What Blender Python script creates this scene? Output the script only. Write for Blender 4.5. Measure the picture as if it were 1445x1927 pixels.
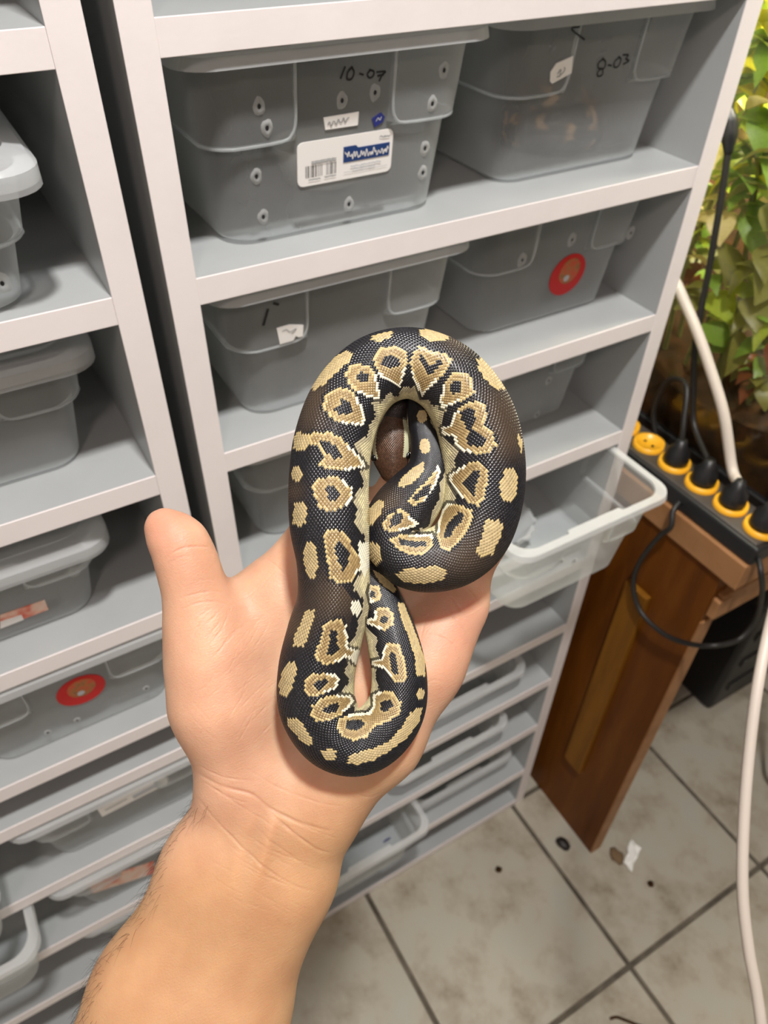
import bpy, bmesh, math, random
import numpy as np
from mathutils import Matrix, Vector, Euler

rng = np.random.default_rng(7)
random.seed(7)
for o in list(bpy.data.objects):
    bpy.data.objects.remove(o)
SC = bpy.context.scene
COL = SC.collection

# ------------------------------------------------------------------ camera
IW, IH, FPX = 1445.0, 1927.0, 1416.59
CX, CY = IW / 2, IH / 2
CAMH = 1.424                                   # camera height above the tiles
R3 = np.array([[0.86205655, -0.50650546, 0.01762744],      # right
               [-0.33330032, -0.59278219, -0.73315768],    # down
               [0.3817976, 0.62614814, -0.6798302]])       # forward
CPOS = np.array([0.0, 0.0, CAMH])
cam_d = bpy.data.cameras.new('camera')
cam = bpy.data.objects.new('camera', cam_d)
COL.objects.link(cam)
mw = Matrix.Identity(4)
for i in range(3):
    mw[i][0] = R3[0][i]; mw[i][1] = -R3[1][i]; mw[i][2] = -R3[2][i]; mw[i][3] = CPOS[i]
cam.matrix_world = mw
cam_d.sensor_fit = 'VERTICAL'; cam_d.sensor_height = 36.0; cam_d.sensor_width = 27.0
cam_d.lens = FPX / IH * 36.0
cam_d.clip_start = 0.02
cam_d.dof.use_dof = True
cam_d.dof.focus_distance = 0.292
cam_d.dof.aperture_fstop = 15.0
SC.camera = cam

# ------------------------------------------------------------------ light
w = bpy.data.worlds.new('world'); SC.world = w; w.use_nodes = True
bg = w.node_tree.nodes['Background']
bg.inputs[0].default_value = (1.0, 0.97, 0.95, 1); bg.inputs[1].default_value = 0.0
def area(name, loc, aim, size, power, col):
    d = bpy.data.lights.new(name, 'AREA'); d.energy = power; d.size = size; d.color = col
    o = bpy.data.objects.new(name, d); COL.objects.link(o); o.location = loc
    o.rotation_euler = (Vector(aim) - Vector(loc)).to_track_quat('-Z', 'Y').to_euler()
    return o
area('ceiling_light_overhead_offscreen', (0.12, -0.10, 2.55), (0.15, 0.3, 1.0), 0.11, 37, (1.0, 0.97, 0.95))
area('ceiling_light_rear_offscreen', (-0.60, -1.00, 2.50), (0.2, 0.45, 0.95), 0.22, 10, (1.0, 0.82, 0.76))
vs = SC.view_settings
vs.view_transform = 'Standard'; vs.look = 'None'; vs.exposure = -0.2; vs.gamma = 1.0
vs.use_curve_mapping = False

# ------------------------------------------------------------------ helpers
def c2w(p):
    p = np.asarray(p, float)
    return CPOS + p @ R3
def px2c(u, v, d):
    u = np.asarray(u, float); v = np.asarray(v, float); d = np.asarray(d, float)
    return np.stack([(u - CX) / FPX * d, (v - CY) / FPX * d, d], -1)
def px2w(u, v, d):
    return c2w(px2c(u, v, d))
def ray(u, v):
    return np.array([(u - CX) / FPX, (v - CY) / FPX, 1.0]) @ R3
def hit(u, v, p0, n):
    d = ray(u, v); n = np.asarray(n, float)
    t = np.dot(np.asarray(p0) - CPOS, n) / np.dot(d, n)
    return CPOS + d * t
def onX(u, v, x): return hit(u, v, (x, 0, 0), (1, 0, 0))
def onY(u, v, y): return hit(u, v, (0, y, 0), (0, 1, 0))
def onZ(u, v, z): return hit(u, v, (0, 0, z), (0, 0, 1))
def w2px(P):
    q = (np.asarray(P) - CPOS) @ R3.T
    return CX + FPX * q[:, 0] / q[:, 2], CY + FPX * q[:, 1] / q[:, 2], q[:, 2]

MATS = {}
def mat(name, col=(0.8, 0.8, 0.8), rough=0.5, spec=0.5, metal=0.0, **k):
    m = bpy.data.materials.new(name); m.use_nodes = True
    b = m.node_tree.nodes['Principled BSDF']
    b.inputs['Base Color'].default_value = (*col, 1); b.inputs['Roughness'].default_value = rough
    b.inputs['Specular IOR Level'].default_value = spec; b.inputs['Metallic'].default_value = metal
    for kk, v in k.items():
        b.inputs[kk.replace('_', ' ')].default_value = v
    MATS[name] = m
    return m
def nd(m, t, **k):
    n = m.node_tree.nodes.new(t)
    for kk, v in k.items(): setattr(n, kk, v)
    return n
def lk(m, a, b): m.node_tree.links.new(a, b)
def noise_col(m, stops, scale=8.0, detail=4.0, rough=0.6, bump=0.0, coords='Object', stretch=None, bscale=None):
    """procedural colour: noise -> ramp -> base colour, optional bump"""
    b = m.node_tree.nodes['Principled BSDF']
    tc = nd(m, 'ShaderNodeTexCoord'); nz = nd(m, 'ShaderNodeTexNoise')
    src = tc.outputs[coords]
    if stretch:
        mp = nd(m, 'ShaderNodeMapping'); mp.inputs['Scale'].default_value = stretch
        lk(m, src, mp.inputs[0]); src = mp.outputs[0]
    lk(m, src, nz.inputs['Vector'])
    nz.inputs['Scale'].default_value = scale; nz.inputs['Detail'].default_value = detail
    nz.inputs['Roughness'].default_value = rough
    rp = nd(m, 'ShaderNodeValToRGB'); e = rp.color_ramp.elements
    while len(e) < len(stops): e.new(0.5)
    for el, (p, c) in zip(e, stops): el.position = p; el.color = (*c, 1)
    lk(m, nz.outputs['Fac'], rp.inputs[0]); lk(m, rp.outputs[0], b.inputs['Base Color'])
    if bump:
        n2 = nd(m, 'ShaderNodeTexNoise'); n2.inputs['Scale'].default_value = bscale or scale * 6
        n2.inputs['Detail'].default_value = 3
        lk(m, src, n2.inputs['Vector'])
        bp = nd(m, 'ShaderNodeBump'); bp.inputs['Strength'].default_value = bump; bp.inputs['Distance'].default_value = 0.002
        lk(m, n2.outputs['Fac'], bp.inputs['Height']); lk(m, bp.outputs[0], b.inputs['Normal'])
    return m

def mesh(name, V, F, m=None, parent=None, smooth=False, loc=None):
    me = bpy.data.meshes.new(name)
    me.from_pydata([tuple(map(float, v)) for v in V], [], [tuple(int(i) for i in f) for f in F])
    if smooth: me.shade_smooth()
    if m is not None: me.materials.append(m)
    me.update()
    o = bpy.data.objects.new(name, me); COL.objects.link(o)
    if parent is not None: o.parent = parent
    if loc is not None: o.location = loc
    return o
def link(name, me, parent=None, loc=(0, 0, 0), rot=(0, 0, 0), scale=(1, 1, 1)):
    o = bpy.data.objects.new(name, me); COL.objects.link(o)
    o.location = loc; o.rotation_euler = rot; o.scale = scale
    if parent is not None: o.parent = parent
    return o
def tag(o, label=None, cat=None, group=None, kind=None):
    if label: o['label'] = label
    if cat: o['category'] = cat
    if group: o['group'] = group
    if kind: o['kind'] = kind
    return o
def thing(name, label, cat, loc=(0, 0, 0), group=None, rz=0.0):
    o = bpy.data.objects.new(name, None); COL.objects.link(o)
    o.empty_display_size = 0.02
    o.location = loc; o.rotation_euler = (0, 0, rz)
    return tag(o, label, cat, group)
def box(name, lo, hi, m, parent=None, bev=0.0, org=None, seg=2):
    """axis-aligned bevelled box; lo/hi in the parent's frame"""
    lo = np.array(lo, float); hi = np.array(hi, float); c = (lo + hi) / 2; h = (hi - lo) / 2
    bm = bmesh.new()
    bmesh.ops.create_cube(bm, size=2.0)
    for v in bm.verts: v.co = Vector((v.co.x * h[0], v.co.y * h[1], v.co.z * h[2]))
    if bev: bmesh.ops.bevel(bm, geom=list(bm.edges), offset=bev, segments=seg, profile=0.5, affect='EDGES')
    me = bpy.data.meshes.new(name); bm.to_mesh(me); bm.free()
    if m is not None: me.materials.append(m)
    o = bpy.data.objects.new(name, me); COL.objects.link(o); o.location = c
    if parent is not None: o.parent = parent
    return o
def catmull(P, n):
    P = np.asarray(P, float); out = []
    Q = np.vstack([2 * P[0] - P[1], P, 2 * P[-1] - P[-2]])
    for i in range(1, len(Q) - 2):
        t = np.linspace(0, 1, n, endpoint=False)[:, None]
        a, b, c, d = Q[i - 1], Q[i], Q[i + 1], Q[i + 2]
        out.append(0.5 * (2 * b + (c - a) * t + (2 * a - 5 * b + 4 * c - d) * t**2 + (3 * b - a - 3 * c + d) * t**3))
    out.append(P[-1:])
    return np.vstack(out)
def tube(name, P, rad, m, parent=None, sides=10, per=6, smooth=True, flat=1.0):
    S = catmull(P, per); n = len(S)
    if np.ndim(rad): rr = np.interp(np.linspace(0, 1, n), np.linspace(0, 1, len(rad)), rad)
    else: rr = np.full(n, rad)
    T = np.gradient(S, axis=0); T /= np.linalg.norm(T, axis=1)[:, None]
    N = np.zeros_like(S); a = np.array([0.3, 0.1, 0.95]); a = a - T[0] * a.dot(T[0])
    if np.linalg.norm(a) < 1e-3: a = np.cross(T[0], (1, 0, 0))
    N[0] = a / np.linalg.norm(a)
    for i in range(1, n):
        v = N[i - 1] - T[i] * N[i - 1].dot(T[i]); N[i] = v / np.linalg.norm(v)
    B = np.cross(T, N)
    th = np.linspace(0, 2 * np.pi, sides, endpoint=False)
    V = S[:, None] + rr[:, None, None] * (np.cos(th)[None, :, None] * N[:, None] + flat * np.sin(th)[None, :, None] * B[:, None])
    F = []
    for i in range(n - 1):
        for j in range(sides):
            k = (j + 1) % sides
            F.append((i * sides + j, i * sides + k, (i + 1) * sides + k, (i + 1) * sides + j))
    F.append(tuple(range(sides))[::-1]); F.append(tuple((n - 1) * sides + j for j in range(sides)))
    return mesh(name, V.reshape(-1, 3), F, m, parent, smooth)
def lathe(name, prof, m, parent=None, seg=28, loc=None, axis='z', smooth=True):
    V = []; F = []; n = len(prof)
    for i in range(seg):
        a = 2 * math.pi * i / seg
        for r, z in prof:
            V.append((r * math.cos(a), r * math.sin(a), z))
    for i in range(seg):
        k = (i + 1) % seg
        for j in range(n - 1):
            F.append((i * n + j, k * n + j, k * n + j + 1, i * n + j + 1))
    return mesh(name, V, F, m, parent, smooth, loc)

# ------------------------------------------------------------------ materials
M_face = mat('board_face_melamine', (0.80, 0.775, 0.77), 0.38)
noise_col(M_face, [(0.25, (0.32, 0.335, 0.335)), (0.6, (0.375, 0.39, 0.39))], 5, 5, 0.6, bump=0.05, bscale=400)  # board faces are a darker grey than their edge bands
M_edge = mat('board_edge_band', (0.83, 0.80, 0.795), 0.35)
noise_col(M_edge, [(0.2, (0.74, 0.69, 0.68)), (0.55, (0.81, 0.76, 0.75))], 9, 5, 0.6, bump=0.04, bscale=300)
M_shade = mat('grey_board', (0.42, 0.47, 0.50), 0.5)
M_wall = mat('plaster_wall', (0.70, 0.68, 0.65), 0.8)
M_tile = mat('floor_tile_glaze', (0.6, 0.58, 0.53), 0.30)
noise_col(M_tile, [(0.28, (0.17, 0.135, 0.085)), (0.40, (0.33, 0.29, 0.22)), (0.52, (0.41, 0.375, 0.30)), (0.72, (0.40, 0.395, 0.335))], 11, 7, 0.62, bump=0.03, coords='Object')
M_grout = mat('grout', (0.10, 0.085, 0.06), 0.9)
noise_col(M_grout, [(0.3, (0.06, 0.05, 0.035)), (0.7, (0.16, 0.135, 0.10))], 30, 4)
def plastic(name, col, body, edge, rough=0.28):
    """thin moulded plastic: part see-through, part scattering, denser at grazing angles"""
    m = bpy.data.materials.new(name); m.use_nodes = True
    nt = m.node_tree; b = nt.nodes['Principled BSDF']; out = nt.nodes['Material Output']
    b.inputs['Base Color'].default_value = (*col, 1); b.inputs['Roughness'].default_value = rough
    tr = nd(m, 'ShaderNodeBsdfTransparent'); tr.inputs[0].default_value = (0.93, 0.945, 0.95, 1)
    tl = nd(m, 'ShaderNodeBsdfTranslucent'); tl.inputs[0].default_value = (*col, 1)
    ms = nd(m, 'ShaderNodeMixShader'); ms.inputs[0].default_value = 0.45
    lk(m, b.outputs[0], ms.inputs[1]); lk(m, tl.outputs[0], ms.inputs[2])
    lw = nd(m, 'ShaderNodeLayerWeight'); lw.inputs[0].default_value = 0.35
    nz = nd(m, 'ShaderNodeTexNoise'); nz.inputs['Scale'].default_value = 14; nz.inputs['Detail'].default_value = 4
    tc = nd(m, 'ShaderNodeTexCoord'); lk(m, tc.outputs['Object'], nz.inputs['Vector'])
    mr = nd(m, 'ShaderNodeMapRange'); mr.inputs[3].default_value = body; mr.inputs[4].default_value = edge
    lk(m, lw.outputs['Facing'], mr.inputs[0])
    ad = nd(m, 'ShaderNodeMath', operation='MULTIPLY_ADD'); ad.inputs[1].default_value = 0.16; 
    lk(m, nz.outputs['Fac'], ad.inputs[0]); lk(m, mr.outputs[0], ad.inputs[2])
    sb = nd(m, 'ShaderNodeMath', operation='SUBTRACT', use_clamp=True); sb.inputs[1].default_value = 0.075
    lk(m, ad.outputs[0], sb.inputs[0])
    mx = nd(m, 'ShaderNodeMixShader')
    lk(m, sb.outputs[0], mx.inputs[0]); lk(m, tr.outputs[0], mx.inputs[1]); lk(m, ms.outputs[0], mx.inputs[2])
    lk(m, mx.outputs[0], out.inputs[0])
    return m
M_tub = plastic('frosted_tub_plastic', (0.96, 0.99, 0.99), 0.21, 0.60)
M_rim = plastic('tub_rim_plastic', (0.90, 0.92, 0.93), 0.55, 0.9)
M_pocket = plastic('pocket_edge_plastic', (0.82, 0.85, 0.86), 0.36, 0.55)
M_lid = plastic('lid_plastic', (0.78, 0.80, 0.81), 0.50, 0.85)
M_hole = plastic('hole_burr', (0.86, 0.87, 0.86), 0.42, 0.7, 0.5)
M_black = mat('black_ink', (0.012, 0.012, 0.014), 0.6)
M_grey = mat('grey_ink', (0.22, 0.23, 0.24), 0.6)
M_lightgrey = mat('pale_ink', (0.50, 0.52, 0.55), 0.6)
M_label = mat('label_paper', (0.86, 0.84, 0.81), 0.45)
M_blue = mat('navy_print', (0.012, 0.045, 0.17), 0.4)
M_bluest = mat('blue_sticker_ink', (0.02, 0.03, 0.20), 0.45)
M_red = mat('red_sticker_ink', (0.56, 0.010, 0.010), 0.45, 0.3)
M_redc = mat('brown_sticker_print', (0.38, 0.10, 0.02), 0.4)
noise_col(M_redc, [(0.35, (0.60, 0.06, 0.02)), (0.5, (0.42, 0.14, 0.03)), (0.65, (0.24, 0.12, 0.03))], 190, 3)
M_orange = mat('orange_label_print', (0.78, 0.36, 0.26), 0.45)
noise_col(M_orange, [(0.35, (0.70, 0.12, 0.06)), (0.5, (0.80, 0.48, 0.36)), (0.65, (0.80, 0.62, 0.52))], 55, 2)
M_bowl = plastic('bowl_plastic', (0.85, 0.87, 0.88), 0.45, 0.85, 0.12)
M_paper = mat('paper', (0.80, 0.79, 0.74), 0.8)
M_wood = mat('stained_wood', (0.20, 0.09, 0.025), 0.5, 0.15)
noise_col(M_wood, [(0.3, (0.085, 0.024, 0.002)), (0.55, (0.14, 0.043, 0.0035)), (0.75, (0.18, 0.062, 0.006))], 5, 6, 0.65, bump=0.08, stretch=(6, 6, 0.6))
M_woodl = mat('raw_board_edge', (0.48, 0.27, 0.13), 0.6)
noise_col(M_woodl, [(0.3, (0.24, 0.105, 0.032)), (0.6, (0.34, 0.165, 0.065))], 18, 5, 0.6, bump=0.08)
M_batten = mat('batten_wood', (0.14, 0.06, 0.008), 0.5, 0.15)
noise_col(M_batten, [(0.3, (0.15, 0.058, 0.004)), (0.6, (0.22, 0.090, 0.008))], 8, 5, 0.6, stretch=(6, 6, 0.6))
M_blk = mat('black_plastic', (0.010, 0.010, 0.011), 0.42)
M_strip = mat('strip_top_plastic', (0.055, 0.048, 0.042), 0.4)
M_yel = mat('yellow_socket', (0.85, 0.42, 0.02), 0.35)
M_cable_w = mat('cream_cable', (0.60, 0.53, 0.46), 0.45)
M_cable_b = mat('black_cable', (0.012, 0.011, 0.010), 0.5)

# ------------------------------------------------------------------ room shell
floor = box('floor', (-1.4, -2.2, -0.03), (2.4, 1.05, -0.004), M_grout); tag(floor, kind='structure')
TS = 0.3293; gx0, gy0 = 0.590, 0.132          # a grout crossing under the photograph's floor
bm = bmesh.new(); bmesh.ops.create_cube(bm, size=2.0)
hx = (TS - 0.0085) / 2
for v in bm.verts: v.co = Vector((v.co.x * hx, v.co.y * hx, v.co.z * 0.003))
bmesh.ops.bevel(bm, geom=[e for e in bm.edges], offset=0.0012, segments=1, affect='EDGES')
tme = bpy.data.meshes.new('floor_tile'); bm.to_mesh(tme); bm.free(); tme.materials.append(M_tile)
fc = np.array(floor.location)
for i in range(-6, 5):
    for j in range(-7, 2):
        o = link('floor_tile', tme, floor, Vector((gx0 + (i + 0.5) * TS, gy0 + (j + 0.5) * TS, -0.003)) - floor.location)
wb = box('wall_back', (-1.4, 1.0, -0.03), (2.4, 1.05, 2.6), M_wall); tag(wb, kind='structure')
wr = box('wall_right', (2.4, -2.2, -0.03), (2.45, 1.05, 2.6), M_wall); tag(wr, kind='structure')

for nm_, lo3, hi3 in (('wall_left', (-1.45, -2.2, -0.03), (-1.4, 1.05, 2.6)), ('wall_front', (-1.45, -2.25, -0.03), (2.45, -2.2, 2.6)), ('ceiling', (-1.45, -2.25, 2.6), (2.45, 1.05, 2.65))):
    tag(box(nm_, lo3, hi3, M_wall), kind='structure')

# ------------------------------------------------------------------ shelving units
YF = 0.455; TH = 0.0187; YB = YF + 0.42
ZU = [CAMH + z for z in (0.064, -0.0792, -0.2225, -0.3663, -0.5119, -0.657, -0.7221, -0.8609, -0.9978, -1.133, -1.2854)]
def unit(name, label, x0, x1):
    u = thing(name, label, 'shelving unit', ((x0 + x1) / 2, YF, 0))
    L = lambda p: np.array(p) - np.array(u.location)
    pt = 0.0193
    for a, b in ((x0, x0 + pt), (x1 - pt, x1)):
        sp_ = box('side_panel', L((a, YF + 0.0012, 0.0)), L((b, YB, 1.62)), M_face, u)
        box('edge_band', np.array((-(b - a) / 2, YF - sp_.location[1] - u.location[1], -0.81)), np.array(((b - a) / 2, YF + 0.0012 - sp_.location[1] - u.location[1], 0.81)), M_edge, sp_, 0.0004)
    box('back_panel', L((x0 + pt, YB - 0.006, 0.012)), L((x1 - pt, YB, 1.62)), M_face, u)
    for z in ZU + [0.0205]:
        o = box('shelf_board', L((x0 + pt, YF + 0.0018, z - TH)), L((x1 - pt, YB - 0.006, z)), M_face, u)
        hw = (x1 - x0) / 2 - pt; y0 = YF + 0.0006 - o.location[1] - u.location[1]
        box('edge_band', (-hw, y0, -TH / 2), (hw, y0 + 0.0012, TH / 2), M_edge, o, 0.0004)
    return u
MX0, MX1 = 0.1120, 0.6135
LX1 = 0.0962; LX0 = LX1 - 0.5015
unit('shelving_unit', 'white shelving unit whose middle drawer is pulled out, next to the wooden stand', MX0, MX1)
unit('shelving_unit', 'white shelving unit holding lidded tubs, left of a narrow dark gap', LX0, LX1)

# ------------------------------------------------------------------ tubs
def ring_pts(a, b, r, e, c=0.37, notch=True):
    """outline of a tub at one height: half sizes a (x), b (y), corner radius r, corner bulge e"""
    P = []
    sp = 0.0028
    def side(ax, n):
        pass
    corners = [(1, -1), (1, 1), (-1, 1), (-1, -1)]
    ang0 = [-90, 0, 90, 180]
    A, Bb = a + e, b + e
    for k, (sx, sy) in enumerate(corners):
        cx_, cy_ = sx * (A - r), sy * (Bb - r)
        for q in range(7):
            t = math.radians(ang0[k] + 15 * q)
            P.append((cx_ + r * math.cos(t), cy_ + r * math.sin(t)))
        # side that follows this corner
        nx, ny = corners[(k + 1) % 4]
        if k % 2 == 0:      # along y at x = sx*A
            lim = b * c
            for t in (-(lim + sp), -lim, lim, lim + sp):
                off = A if abs(t) > lim + 1e-6 or not notch else a
                P.append((sx * off, (t if k == 0 else -t)))
        else:
            lim = a * c
            for t in (-(lim + sp), -lim, lim, lim + sp):
                off = Bb if abs(t) > lim + 1e-6 or not notch else b
                P.append(((-t if k == 1 else t), sy * off))
    return P
def loft(name, rings, m, parent, cap0=False, cap1=False, smooth=False):
    n = len(rings[0][0]); V = []; F = []
    for pts, z in rings:
        V += [(x, y, z) for x, y in pts]
    for i in range(len(rings) - 1):
        for j in range(n):
            k = (j + 1) % n
            F.append((i * n + j, i * n + k, (i + 1) * n + k, (i + 1) * n + j))
    if cap0: F.append(tuple(range(n))[::-1])
    if cap1: F.append(tuple((len(rings) - 1) * n + j for j in range(n)))
    o = mesh(name, V, F, m, parent, False)
    if smooth:
        o.data.shade_smooth()
        o.data.set_sharp_from_angle(angle=math.radians(32))
    return o
BW, BL, TAP, BUL = 0.085, 0.155, 0.0120, 0.0046
def tub(label, x, zb, h, yfront, lid=False, group=None, open_=False, rot=0.0, bw=BW, bl=BL, name='plastic_tub', step=0.54, rise=0.0):
    """x centre, zb shelf height, yfront = y of the lower front edge; local -y faces the room"""
    t = thing(name, label, 'tub', (x, yfront + bl, zb), group, rot)
    t['h'] = h
    R = lambda z, e=0.0, ex=0.0, nt_=True: ring_pts(bw + TAP * z / h + ex, bl + TAP * z / h + ex, 0.022, e, notch=nt_)
    hs = h * step
    body = loft('tub_body', [(ring_pts(bw - 0.006, bl - 0.006, 0.018, 0), 0.0008), (R(0.004), 0.004), (R(hs), hs), (R(hs + 0.0035, BUL), hs + 0.0035), (R(h - 0.003, BUL), h - 0.003)], M_tub, t, cap0=True, smooth=True)
    for sx in (-1, 1):
        lim_ = (bw + TAP) * 0.37; e_ = BUL * 0.92; rc = 0.022
        Aq, Bq = bw + TAP * hs / h + e_, bl + TAP * hs / h + e_
        yw = lambda hh: -(bl + TAP * hh / h + e_)
        P = [(lim_, yw(h - 0.004), h - 0.004), (lim_, yw(hs + 0.03), hs + 0.03), (lim_, yw(hs + 0.014), hs + 0.014), (lim_ + 0.0025, yw(hs + 0.006), hs + 0.006), (lim_ + 0.010, yw(hs + 0.002), hs + 0.002)]
        for a_ in range(0, 91, 18):
            ar = math.radians(a_); P.append((Aq - rc + rc * math.sin(ar), -(Bq - rc + rc * math.cos(ar)), hs + 0.0015))
        P += [(Aq, -(bl * 0.6), hs + 0.0015), (Aq, -(bl * 0.37 + 0.006), hs + 0.0015)]
        P = [(sx * x_, y_, z_) for x_, y_, z_ in P]
        tube('pocket_edge', P, 0.0010, M_pocket, t, 6, 3)
    rl = 0.0085
    loft('rim', [(R(h - 0.003, BUL), h - 0.003), (R(h, BUL, 0.0), h), (R(h, BUL, rl, False), h), (R(h, BUL, rl + 0.0012, False), h - 0.0070)], M_rim, t, smooth=True)
    if lid:
        e0 = rl + 0.0016
        loft('lid', [(R(h, BUL, e0, False), h - 0.010), (R(h, BUL, e0, False), h + 0.001), (R(h, BUL, e0 - 0.004, False), h + 0.006), (R(h, BUL, e0 - 0.013, False), h + 0.0085), (R(h, BUL, e0 - 0.0155, False), h + 0.0045), (R(h, BUL, e0 - 0.03, False), h + 0.0045)], M_lid, t, cap1=True, smooth=True)
    return t
def wall_pt(t, u, hgt, off=0.0006, bul=False, bl=BL):
    """point on a tub's front wall, local frame; u across, hgt up"""
    h = t['h']
    return np.array([u, -(bl + TAP * hgt / h + (BUL if bul else 0.0) + off), hgt])
def wall_uv(t, px, py, bul=False, bl=BL):
    """front wall coordinates (u, height) under a pixel"""
    h = t['h']; L = np.array(t.location)
    p0 = L + np.array([0, -(bl + (BUL if bul else 0)), 0]); n = np.array([0, h, TAP])
    q = hit(px, py, p0, n) - L
    return q[0], q[2]
def poly_on(t, name, pts, m, parent, off=0.0006, bul=False, thick=0.0003):
    """a thin printed piece lying on the front wall; pts in wall coordinates"""
    n = len(pts)
    V = [wall_pt(t, u, h, off + thick, bul) for u, h in pts] + [wall_pt(t, u, h, off - 0.0004, bul) for u, h in pts]
    F = [tuple(range(n)), tuple(range(2 * n - 1, n - 1, -1))] + [(i, i + n, (i + 1) % n + n, (i + 1) % n) for i in range(n)]
    return mesh(name, V, F, m, parent)
def rrect(c, w_, h_, r, ang=0.0, skew=0.0):
    P = []
    for sx, sy, a0 in ((1, 1, 0), (-1, 1, 90), (-1, -1, 180), (1, -1, 270)):
        for q in range(4):
            a = math.radians(a0 + 30 * q)
            P.append((sx * (w_ / 2 - r) + r * math.cos(a), sy * (h_ / 2 - r) + r * math.sin(a)))
    ca, sa = math.cos(ang), math.sin(ang)
    return [(c[0] + x * ca - y * sa, c[1] + x * sa + y * ca) for x, y in P]
def ell(c, a, b, ang=0.0, n=20):
    ca, sa = math.cos(ang), math.sin(ang)
    return [(c[0] + a * math.cos(k * 2 * math.pi / n) * ca - b * math.sin(k * 2 * math.pi / n) * sa,
             c[1] + a * math.cos(k * 2 * math.pi / n) * sa + b * math.sin(k * 2 * math.pi / n) * ca) for k in range(n)]
def stroke_on(t, name, lines, wd, m, parent, off=0.0008, bul=False):
    """marker strokes: list of polylines in wall coordinates -> flat ribbons in one part"""
    V = []; F = []
    for ln in lines:
        P = np.array(ln, float)
        if len(P) > 2: P = catmull(P, 5)
        T = np.gradient(P, axis=0); T /= np.linalg.norm(T, axis=1)[:, None] + 1e-12
        N = np.stack([-T[:, 1], T[:, 0]], 1)
        b0 = len(V)
        for p, nn, tt, i in zip(P, N, T, range(len(P))):
            pp = p + (tt * wd * 0.4 if i == len(P) - 1 else (-tt * wd * 0.4 if i == 0 else 0))
            V.append(wall_pt(t, *(pp + nn * wd / 2), off, bul)); V.append(wall_pt(t, *(pp - nn * wd / 2), off, bul))
        for i in range(len(P) - 1):
            F.append((b0 + 2 * i, b0 + 2 * i + 1, b0 + 2 * i + 3, b0 + 2 * i + 2))
    return mesh(name, V, F, m, parent)
def air_hole(t, px, py, bul=False, r=0.0048, m=None):
    u, h = wall_uv(t, px, py, bul)
    n = 14; V = []; F = []
    rs = [(0.0012, 0.0003), (0.0024, 0.0014), (r * 0.75, 0.0010), (r, 0.0002)]
    for k, (rr, o_) in enumerate(rs):
        for q in range(n):
            a = 2 * math.pi * q / n
            jr = rr * (1 + (0.07 * math.sin(3 * a + px) + 0.05 * math.sin(5 * a + py) if k > 1 else 0))
            V.append(wall_pt(t, u + jr * math.cos(a) * 0.85, h + jr * math.sin(a) * 1.15, o_, bul))
    for k in range(3):
        for q in range(n):
            q2 = (q + 1) % n
            F.append((k * n + q, k * n + q2, (k + 1) * n + q2, (k + 1) * n + q))
    o = mesh('air_hole', V, F, M_hole, t, True)
    poly_on(t, 'opening', ell((u, h), 0.0012, 0.0016, 0, 10), M_black, o, 0.0003, bul)
    return o
def pxl(t, pts, bul=False): return [wall_uv(t, x, y, bul) for x, y in pts]
XL, XR = 0.2525, 0.4862
BWR = 0.081
XLL, XLR = LX0 + 0.1330, -0.0360
HH = 0.1215
def red_sticker(t, c, a, b, ang):
    s = poly_on(t, 'round_sticker', ell(c, a, b, ang, 28), M_red, t, 0.0008)
    s['label'] = 'round red sticker with a brown and grey print'
    poly_on(t, 'print', ell((c[0] + 0.001, c[1] + 0.004), a * 0.58, b * 0.62, ang, 18), M_redc, s, 0.0012)
    poly_on(t, 'print', ell((c[0] - 0.001, c[1] - 0.003), a * 0.16, b * 0.15, 0.6, 9), M_lightgrey, s, 0.0016)

# row 1
t = tub('clear tub marked 10-07 with white barcode label and drilled air holes', XL, ZU[2], HH, 0.486)
for p in ((487, 200), (502, 241)): air_hole(t, *p, True)
for p in ((643, 189), (705, 174), (482, 332), (495, 408), (656, 384), (795, 325), (799, 279)): air_hole(t, *p)
for p in ((835, 132), (813, 195)): air_hole(t, *p, True)
lab = poly_on(t, 'barcode_label', rrect(np.mean(pxl(t, [(549, 276), (748, 242), (742, 318), (549, 349)]), 0), 0.0735, 0.0290, 0.004), M_label, t)
lab['label'] = 'white printed label with barcode and navy band'
lc = np.mean(pxl(t, [(549, 276), (748, 242), (742, 318), (549, 349)]), 0)
W_ = lambda x, y: (lc[0] + x * 0.0735 / 2, lc[1] + y * 0.0290 / 2)
def quad(x0, y0, x1, y1): return [W_(x0, y0), W_(x1, y0), W_(x1, y1), W_(x0, y1)]
poly_on(t, 'navy_band', [W_(-0.06, -0.20), W_(0.93, -0.20), W_(0.93, 0.40), W_(0.25, 0.40), W_(0.20, 0.52), W_(-0.06, 0.52)], M_blue, lab, 0.0010)
xb = -0.84; r_ = random.Random(3)
while xb < -0.20:
    wb_ = r_.choice((0.008, 0.012, 0.02))
    if not (-0.49 < xb < -0.43):
        poly_on(t, 'bar', quad(xb, -0.62, xb + wb_, -0.08), M_black if r_.random() < 0.7 else M_grey, lab, 0.0010, thick=0.0001)
    xb += wb_ + r_.choice((0.012, 0.018, 0.028))
def squiggle(x0, x1, y, amp, n, seed):
    q = random.Random(seed)
    return [[W_(x0 + (x1 - x0) * k / n + q.uniform(-.004, .004), y + q.uniform(-amp, amp)) for k in range(n + 1)]]
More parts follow.
